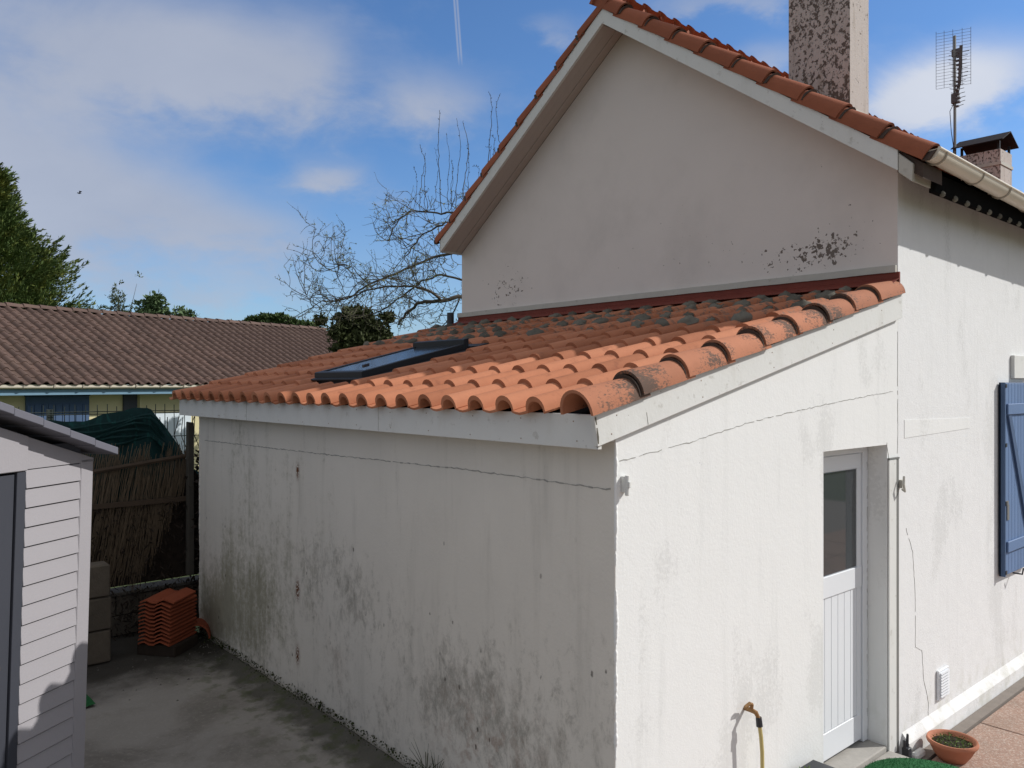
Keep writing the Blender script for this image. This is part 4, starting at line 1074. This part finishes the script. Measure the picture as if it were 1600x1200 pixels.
for (x, y, h) in ((-.07, 1.52, .30), (-.05, 1.44, .22), (-.06, 4.9, .10), (-.04, 3.0, .08)):
    mb = MB()
    for i in range(14):
        d = Vector((rnd.gauss(0, .25), rnd.gauss(0, .25), 1)); hh = h * rnd.uniform(.4, 1)
        mb.tube([(x, y, .03), Vector((x, y, .03)) + d * hh * .6, Vector((x, y, .03)) + Vector((d.x * 1.5, d.y * 1.5, 1)) * hh], [.0025, .002, .0008], 4, False)
    o = mb.build('weed', M['moss'])
    tag(o, {1.52: 'tallest dead weed at the foot of the stained wall near the frame bottom', 1.44: 'smaller dead weed beside the tallest one at the frame bottom', 4.9: 'short weed at the far foot of the stained wall', 3.0: 'tiny weed at the middle of the stained wall foot'}[y], 'weed')
tag(sheet(-1.75, -1.30, 4.30, 4.60, 8, 6, lambda x, y: yz(x, y) + .016 + .01 * sin(x * 9)).build('turf_scrap', M['turf']), 'scrap of green artificial turf on the ground beside the shed corner', 'turf')

# ================================================================== NEIGHBOUR
nd = Vector((.968, .249, 0)).normalized(); nn = Vector((nd.y, -nd.x, 0))     # nn points to the camera
P0 = Vector((-.187, 16.15, 0))
nb_ = thing('neighbour_house', 'long low house with brown tiled roof and cream walls beyond the fence', 'house', tuple(P0))
def NP(s, d, z): return nd * s + (-nn) * d + Vector((0, 0, z))     # local; d = depth behind the eave line
S0, S1 = -9.0, 12.4; ZE = 2.60; SLN = 1.87 / 4.0; RUN = 4.0
# walls
def nbox(s0, s1, d0, d1, z0, z1, name, m, parent=nb_):
    vs = [NP(s, d, z) for z in (z0, z1) for (s, d) in ((s0, d0), (s1, d0), (s1, d1), (s0, d1))]
    return MB().add(vs, [(3, 2, 1, 0), (4, 5, 6, 7), (0, 1, 5, 4), (1, 2, 6, 5), (2, 3, 7, 6), (3, 0, 4, 7)]).build(name, m, parent)
nbox(S0 + .3, S1 - .3, .55, .8, -.4, 2.36, 'wall', M['yellow'])
nbox(S0 + .3, S1 - .3, 7.2, 7.45, -.4, 2.5, 'wall', M['yellow'])
for s in (S0 + .3, S1 - .5):
    MB().prism([NP(s, .81, -.4), NP(s, 7.2, -.4), NP(s, 7.2, 2.5), NP(s, RUN, ZE + RUN * SLN - .1), NP(s, .81, 2.75)], nd * .2).build('end_wall', M['yellow'], nb_)
nbox(S0, S1, .03, .06, 2.33, 2.46, 'fascia', mat('blue_grey_fascia', (.16, .27, .36), .7, .05, 2))
nbox(S0, S1, .06, .54, 2.44, 2.46, 'soffit', M['shutter'])
g1 = MB(); 
for i in range(1):
    q0 = [NP(S0, -.09, 2.545), NP(S0, -.085, 2.49), NP(S0, -.05, 2.462), NP(S0, .0, 2.462), NP(S0, .02, 2.50), NP(S0, .02, 2.545)]
    g1.prism(q0, nd * (S1 - S0))
g1 = g1.build('gutter', M['gutter'], nb_)
gbm = MB().prism([NP(0, -.105, 2.56), NP(0, -.10, 2.48), NP(0, -.05, 2.45), NP(0, .0, 2.45), NP(0, .02, 2.56)], nd * .03).mesh('gutter_bracket', M['gutter_dirty'])
for i in range(16):
    o = link('gutter_bracket', gbm, g1, tuple(nd * (-2 + i * .6)))
# shutters and openings
w1 = nbox(.72, 2.05, .50, .548, .9, 2.30, 'shutter', M['shutter_dark'])
for i in range(9): nbox(.74 + i * .145, .74 + i * .145 + .13, .485, .499, .95, 2.12, 'plank', M['shutter_dark'], w1)
nbox(.70, 2.07, .49, .548, 2.30, 2.345, 'lintel', M['black'])
nbox(2.85, 3.18, .50, .548, .2, 2.34, 'door', M['shed_dark'])
nbox(3.3, 3.46, .52, .549, 1.55, 1.98, 'window', M['black'])
nbox(3.22, 3.28, .45, .50, -.2, 2.3, 'downpipe', M['yellow'])
nbox(3.52, 4.6, .50, .548, .2, 1.86, 'garage_door', M['pale'])
# roof deck + tiles
MB().prism([NP(S0, 0, ZE - .05), NP(S0, RUN, ZE + RUN * SLN - .05), NP(S0, 2 * RUN, ZE - .05), NP(S0, 2 * RUN, ZE - .01), NP(S0, RUN, ZE + RUN * SLN - .01), NP(S0, 0, ZE - .01)], nd * (S1 - S0)).build('roof_deck', M['black'], nb_)
bp = .25; be = .345
def brown_mesh():
    L = .40; n = 8; vs = []; fs = []
    for (v, lf) in ((0, .022), (L, 0.0)):
        for i in range(n + 1):
            u = bp * i / n; q = i / n
            h = .062 * max(0, sin(pi * min(q / .62, 1))) - (.008 * sin(pi * (q - .62) / .38) if q > .62 else 0)
            vs.append((u, v, h + lf))
    m_ = n + 1
    for i in range(n): fs.append((i, i + 1, m_ + i + 1, m_ + i))
    k = len(vs); vs += [(x, y, z - .022) for (x, y, z) in vs[:m_]]
    for i in range(n): fs.append((k + i, k + i + 1, i + 1, i))
    return vs, fs
bv, bf = brown_mesh()
b_me = MB().add(bv, bf).mesh('tile', M['tile_brown'], smooth=True, ang=50)
angn = math.atan(SLN); ce, se = cos(angn), sin(angn)
back = -nn
Rn = Matrix((nd, back * ce + Vector((0, 0, se)), nd.cross(back * ce + Vector((0, 0, se))))).transposed()
if (Rn @ Vector((0, 0, 1))).z < 0: Rn = Matrix((nd, back * ce + Vector((0, 0, se)), -(nd.cross(back * ce + Vector((0, 0, se)))))).transposed()
eun = Rn.to_euler()
slope_len = RUN / ce; rows = int(slope_len / be + .5); cols = int((S1 - S0) / bp)
cand = []
for r_ in range(rows):
    for k in range(cols):
        s = S0 + k * bp; d = -.12 + r_ * be * ce
        p = NP(s, d, ZE + d * SLN)
        wp = p + P0; dep = (wp - CAM).dot(FW); lat = (wp - CAM).dot(RT); px = 800 + FPX * lat / max(dep, .1)
        vis = 0 if -20 < px < 480 else 1
        cand.append((vis, dep, p))
cand.sort(key=lambda c: (c[0], c[1]))
for c in cand[:300]: link('tile', b_me, nb_, tuple(c[2] + Vector((0, 0, rnd.uniform(-.003, .006)))), (eun.x + rnd.uniform(-.01, .01), eun.y + rnd.uniform(-.012, .012), eun.z))
vis_ = np.array(bv); allv = []; allf = []; R3 = np.array(Rn); k = 0
for c in cand[300:]:
    q = vis_ @ R3.T + np.array(c[2]) + np.array([0, 0, rnd.uniform(-.003, .006)])
    allv += q.tolist(); allf += [tuple(i + k for i in f) for f in bf]; k += len(bv)
o = MB(); o.v = allv; o.f = allf
o = o.build('tile_field', M['tile_brown'], nb_, smooth=True, ang=50); o['kind'] = 'stuff'
rm = half_round('ridge_tile', .44, .12, .10, .02, M['tile_brown'], n=8, taper=.9)
for i in range(int((S1 - S0) / .4)):
    link('ridge_tile', rm, nb_, tuple(NP(S0 + i * .4, RUN, ZE + RUN * SLN - .0)), (rnd.uniform(-.02, .02), rnd.uniform(-.01, .01), math.atan2(nd.y, nd.x)))

# ================================================================== TREES
def world_at(px, py, dep): return CAM + FW * dep + RT * (dep * (px - 800) / FPX) + Vector((0, 0, dep * (601 - py) / FPX))
def quads(c, d, e, s, flat):
    """numpy batch of leaf quads"""
    c = np.asarray(c); n = len(c); s = s[:, None]
    v = np.stack([c, c + d * s * .5 + e * s * flat, c + d * s, c + d * s * .5 - e * s * flat], 1).reshape(-1, 3)
    f = np.arange(4 * n).reshape(-1, 4); return v, f
def unit(a): return a / np.maximum(np.linalg.norm(a, axis=1, keepdims=True), 1e-6)
def np_mesh(name, v, f, m, parent=None):
    me = bpy.data.meshes.new(name); me.from_pydata(v.tolist(), [], f.tolist()); me.materials.append(m); me.update()
    return link(name, me, parent)
rng = np.random.default_rng(5)
# big cypress on the left
cc = world_at(-30, 601, 33); cc.z = -.4
con = thing('conifer_tree', 'tall feathery green cypress behind the brown roof at the left', 'tree', tuple(cc))
MB().tube([(0, 0, 0), (.1, 0, 5), (0, 0, 11.2)], [.32, .2, .04], 8).build('trunk', M['bark'], con, smooth=True)
H = 11.9; C_, D_, S_ = [], [], []
NS = 2500
lm = MB()
for i in range(NS):
    t = rng.random() ** .8; z = 1.2 + t * (H - 1.2)
    Rr = (8.2 * (1 - t) ** .9 + .15) * (1 + .16 * math.sin(z * 2.3 + rng.random() * 2) )
    th = rng.uniform(0, 2 * pi)
    rr = Rr * rng.uniform(.55, 1.0)
    # spray: starts inside and sweeps out and up
    out = np.array([cos(th), sin(th), 0]); L = rng.uniform(1.0, 2.1) * (.5 + .5 * (1 - t)) + .3
    base = out * max(rr - L * .8, .0) + np.array([0, 0, z - L * .35])
    dirn = out * .85 + np.array([rng.normal(0, .18), rng.normal(0, .18), rng.uniform(.15, .75)]); dirn /= np.linalg.norm(dirn)
    n = 85
    u = rng.random(n); c = base + dirn * (u[:, None] * L) + rng.normal(0, 1, (n, 3)) * (.11 * (1.15 - u))[:, None]
    c[:, 2] -= .10 * np.sin(u * pi)
    d = unit(dirn + rng.normal(0, .32, (n, 3)) + np.array([0, 0, .15])); C_.append(c); D_.append(d); S_.append(rng.uniform(.10, .24, n))
    if i % 12 == 0: lm.tube([Vector((0, 0, z - .8)), Vector(base) * .6 + Vector((0, 0, z * .4 - .3)), Vector(base + dirn * L * .7)], [.05, .03, .01], 4, False)
c = np.concatenate(C_); d = np.concatenate(D_); e = unit(np.cross(d, rng.normal(0, 1, d.shape))); v, f = quads(c, d, e, np.concatenate(S_), .13)
np_mesh('crown', v, f, M['leaf_con'], con); lm.build('limbs', M['bark'], con)
# generic crown of leaf clumps
def clump_tree(name, label, px, ybase, dep, clumps, m, nleaf, smin, smax, flat=.3, trunk=True, up=0., cat='tree'):
    base = world_at(px, 601, dep); base.z = -.4
    t = thing(name, label, cat, tuple(base)); C_ = []
    k_ = dep / FPX
    if trunk:
        top = CAM.z + k_ * (601 - clumps[0][1])
        MB().tube([(0, 0, 0), (.05, 0, (top + .4) * .5), (0, 0, top + .3)], [.14 * dep / 25, .1 * dep / 25, .03], 6).build('trunk', M['bark'], t)
        lb = MB()
    for (cx, cy, rx, ry) in clumps:
        c0 = np.array((RT * ((cx - px) * k_))[:]) + np.array([0, 0, CAM.z + .4 + k_ * (601 - cy)]); c0 += np.array(FW[:]) * rng.uniform(-.5, .5) * rx * k_
        n = int(nleaf * rx * ry / 400.)
        q = unit(rng.normal(0, 1, (n, 3))) * (rng.random(n) ** .45)[:, None]
        q *= (1 + .25 * np.sin(q[:, :1] * 7 + cx) * np.cos(q[:, 1:2] * 6))
        C_.append(c0 + q * np.array([rx, rx, ry]) * k_)
        if trunk: lb.tube([(0, 0, c0[2] * .6), tuple(c0 * np.array([.6, .6, .8])), tuple(c0 * np.array([.9, .9, .95]))], [.03, .015, .006], 4, False)
    c = np.concatenate(C_); n = len(c); d = unit(rng.normal(0, 1, (n, 3)) + np.array([0, 0, up])); e = unit(np.cross(d, rng.normal(0, 1, (n, 3))))
    v, f = quads(c, d, e, rng.uniform(smin, smax, n), flat); np_mesh('crown', v, f, m, t)
    if trunk: lb.build('limbs', M['bark'], t)
    return t
cl = []
for i in range(60):
    u = rng.uniform(-1, 1); hgt = sqrt(max(0, 1 - u * u)); cl.append((428 + u * 66, 522 - hgt * rng.uniform(.25, .93) * 30 + 2, rng.uniform(7, 11), rng.uniform(4.5, 7)))
clump_tree('umbrella_pine', 'rounded dark green pine crown above the far end of the brown roof', 425, 601, 45, [(425, 520, 40, 10)] + cl, M['leaf_pine'], 2600, .14, .32, .24, up=.4)
cl = [(560, 510, 34, 22), (535, 520, 22, 16), (585, 515, 22, 15), (555, 490, 22, 10), (600, 530, 16, 12), (572, 535, 40, 15), (545, 545, 30, 10)] + [(560 + rng.normal(0, 24), 512 + rng.normal(0, 14), rng.uniform(6, 11), rng.uniform(5, 9)) for _ in range(26)]
clump_tree('evergreen_bush', 'dark shaggy evergreen behind the bare branches', 560, 601, 20, cl, M['leaf_dark'], 1150, .06, .17, .22, up=.5)
cl = [(240, 470, 13, 12), (238, 480, 14, 12), (232, 492, 20, 8), (246, 465, 8, 8), (252, 488, 12, 8), (225, 488, 8, 6)] + [(240 + rng.normal(0, 14), 480 + rng.normal(0, 11), 4.5, 4) for _ in range(22)]
clump_tree('young_tree', 'small light green tree rising over the brown ridge, middle of three', 240, 601, 34, cl, M['leaf_light'], 520, .10, .26, .25, up=.4)
cl = [(184, 466, 10, 13), (184, 470, 9, 14), (178, 485, 12, 8), (192, 484, 7, 7)] + [(185 + rng.normal(0, 12), 472 + rng.normal(0, 15), 4, 4.5) for _ in range(24)]
clump_tree('young_tree', 'thin sparse pale tree beside the cypress, above the brown ridge', 185, 601, 38, cl, mat('thin_grey_leaf', (.11, .14, .085), .8, .3, 2), 260, .10, .2, .2, up=.6)
cl = [(288, 494, 11, 6), (280, 498, 9, 4), (297, 490, 6, 5)] + [(290 + rng.normal(0, 10), 492 + rng.normal(0, 5), 4, 3) for _ in range(10)]
clump_tree('young_tree', 'lowest light green tree top peeping over the brown ridge', 288, 601, 34, cl, M['leaf_light'], 600, .10, .24, .25, up=.4)
# a hedge line far away so the horizon is not bare
mbh = []
n = 26000; aa = rng.uniform(-1.0, 1.5, n) + YAW; rr = rng.uniform(75, 110, n); hh = (3.2 + 1.6 * np.sin(aa * 37) + 1.1 * np.sin(aa * 91)) * rng.random(n) ** .7
c = np.stack([np.sin(aa) * rr + CAM.x, np.cos(aa) * rr + CAM.y, hh - .4], 1); d = unit(rng.normal(0, 1, (n, 3))); e = unit(np.cross(d, rng.normal(0, 1, (n, 3))))
v, f = quads(c, d, e, rng.uniform(.6, 1.6, n), .4); o = np_mesh('far_woods', v, f, M['leaf_pine'])
tag(o, 'distant low line of trees on the horizon', 'woods', kind='stuff')

# bare tree
TD = 15.5
bt = thing('bare_tree', 'leafless tree with tangled upturned twigs behind the house', 'tree', tuple(Vector((world_at(800, 601, TD).x, world_at(800, 601, TD).y, -.4))))
brn = random.Random(21)
limb = MB(); twig = MB(); bud = MB()
base = Vector(bt.location)
def LP(px, py, dd=0): return world_at(px, py, TD + dd) - base
def curve(pts, n=5):
    out = []
    for i in range(len(pts) - 1):
        p0 = pts[max(i - 1, 0)]; p1 = pts[i]; p2 = pts[i + 1]; p3 = pts[min(i + 2, len(pts) - 1)]
        for k in range(n):
            t = k / n; out.append(.5 * ((2 * p1) + (p2 - p0) * t + (2 * p0 - 5 * p1 + 4 * p2 - p3) * t * t + (3 * p1 - p0 - 3 * p2 + p3) * t ** 3))
    out.append(pts[-1]); return out
def twigs(p, d, L, r_, lvl, upcurl=1.0):
    n = 7; pts = [p]; q = p.copy(); dd = d.normalized(); s = L / n
    bend = Vector((brn.gauss(0, .13), brn.gauss(0, .13), brn.gauss(-.03, .13)))
    kids = []
    for i in range(n):
        dd = (dd + bend + Vector((brn.gauss(0, .06), brn.gauss(0, .06), brn.gauss(0, .05) + (.16 * upcurl * i / n)))).normalized()
        q = q + dd * s; pts.append(q.copy())
        if lvl > 0 and i >= 1 and brn.random() < .45: kids.append((q.copy(), dd.copy()))
        if brn.random() < .55 and r_ < .012:
            e = Vector((brn.gauss(0, 1), brn.gauss(0, 1), brn.gauss(.6, 1))).normalized(); f_ = e.cross(dd).normalized(); z = brn.uniform(.018, .045)
            bud.add([q, q + e * z * .5 + f_ * z * .25, q + e * z, q + e * z * .5 - f_ * z * .25], [(0, 1, 2, 3)])
    rad = [r_ * (1 - .6 * i / n) for i in range(n + 1)]
    twig.tube(pts, rad, 4 if r_ < .02 else 5, False)
    for (kp, kd) in kids:
        side = Vector((brn.gauss(0, 1), brn.gauss(0, 1), brn.gauss(0, .9)))
        nd_ = (kd * .55 + side.normalized() * .75).normalized()
        twigs(kp, nd_, L * brn.uniform(.4, .72), max(r_ * .62, .0042), lvl - 1, upcurl)
main = [
    ([(800, 452, 0), (760, 460, -.1), (722, 463, -.2), (690, 470, -.3), (660, 472, -.2), (638, 487, 0), (622, 508, .2)], .052),
    ([(690, 470, -.3), (672, 456, -.5), (640, 447, -.6), (600, 449, -.7), (560, 458, -.6), (525, 470, -.8)], .026),
    ([(770, 380, 0), (715, 392, .3), (670, 405, .5), (625, 425, .4), (575, 445, .3), (540, 468, .5), (505, 470, .2)], .032),
    ([(790, 310, 0), (735, 325, .3), (690, 333, .4), (650, 330, .6), (622, 345, .5), (608, 378, .4)], .024),
    ([(790, 350, 0), (730, 345, -.4), (690, 352, -.6), (655, 372, -.5), (632, 405, -.6)], .022),
    ([(760, 455, 0), (700, 430, .6), (660, 440, .9), (630, 462, 1.0), (585, 490, .9), (545, 492, 1.2)], .024),
    ([(720, 463, -.2), (700, 500, .3), (680, 515, .5)], .016),
    ([(575, 445, .3), (545, 415, .1), (510, 420, .0), (500, 398, 0)], .010),
    ([(540, 458, .3), (528, 430, .1), (530, 410, .0), (534, 385, 0)], .009),
    ([(525, 470, -.6), (495, 480, -.6), (478, 462, -.6), (474, 450, -.6)], .008)]
for (pts, r_) in main:
    P = curve([LP(*p) for p in pts]); n = len(P)
    P = [p + Vector((brn.gauss(0, .012), brn.gauss(0, .012), brn.gauss(0, .012))) for p in P]
    limb.tube(P, [r_ * (1 - .62 * i / n) for i in range(n)], 7, False)
    for i in range(4, n, 1):
        for _ in range(2 if r_ > .015 else 1):
            if brn.random() < .52:
                d = (P[min(i + 1, n - 1)] - P[i - 1]).normalized() * .6 + Vector((brn.gauss(-.1, .6), brn.gauss(0, .6), brn.gauss(.12, .6)))
                twigs(P[i], d, brn.uniform(.4, .9), .0085, 2, 1.6)
# tall water shoots above the roof line
for (px, py, top, r_) in [(690, 335, 172, .010), (700, 330, 208, .007), (712, 325, 185, .008), (722, 328, 190, .009), (733, 325, 222, .007), (655, 330, 228, .008), (665, 335, 240, .007),
                          (762, 270, 145, .010), (768, 280, 212, .006), (786, 240, 148, .008), (757, 290, 230, .006), (776, 270, 245, .006), (706, 328, 250, .006), (740, 320, 260, .006), (678, 345, 232, .006), (715, 400, 260, .007), (648, 345, 262, .006), (727, 390, 300, .006)]:
    dd = brn.uniform(-.5, .5); lean_ = brn.uniform(-26, 16)
    pts = curve([LP(px, py, dd), LP(px + lean_ * .3, (py + top) / 2 + 20, dd), LP(px + lean_ * .6 + 3, (py + top) / 2 - 25, dd), LP(px + lean_ * .2 + brn.uniform(-3, 3), top, dd)], 6)
    pts = [q + Vector((brn.gauss(0, .009), brn.gauss(0, .009), 0)) for q in pts]
    twig.tube(pts, [r_ * (1 - .55 * i / len(pts)) for i in range(len(pts))], 4, False)
    for q in pts[3:]:
        for _ in range(1):
            e = Vector((brn.gauss(0, .6), brn.gauss(0, .6), 1)).normalized(); z = brn.uniform(.02, .045); f_ = e.cross(Vector((1, 0, 0))).normalized()
            twig.add([q, q + e * z * .5 + f_ * z * .25, q + e * z, q + e * z * .5 - f_ * z * .25], [(0, 1, 2, 3)])
trunk = [Vector((0, 0, 0)), Vector((.1, 0, 2)), LP(800, 452), LP(800, 380), LP(795, 320)]
MB().tube(curve(trunk), [.16 - .004 * i for i in range(21)], 9).build('trunk', M['bark'], bt, smooth=True)
limb.build('limbs', M['bark_pale'], bt, smooth=True)
tw = twig.build('twigs', M['bark_pale'], bt); tw['kind'] = 'stuff'
bd = bud.build('buds', M['bud'], bt); bd['kind'] = 'stuff'
# a bird far up
bp_ = world_at(124, 302, 60)
mb = MB().tube([(-.16, 0, 0), (0, 0, 0), (.14, 0, .02)], [.02, .06, .01], 6); mb.add([(.0, 0, 0), (-.1, .32, .12), (.12, .30, .1), (.0, -.0, 0), (-.1, -.32, .12), (.12, -.30, .1)], [(0, 1, 2), (3, 5, 4)])
b_ = mb.build('bird', M['black']); b_.location = bp_
tag(b_, 'tiny dark bird gliding in front of the clouds at the left', 'bird')
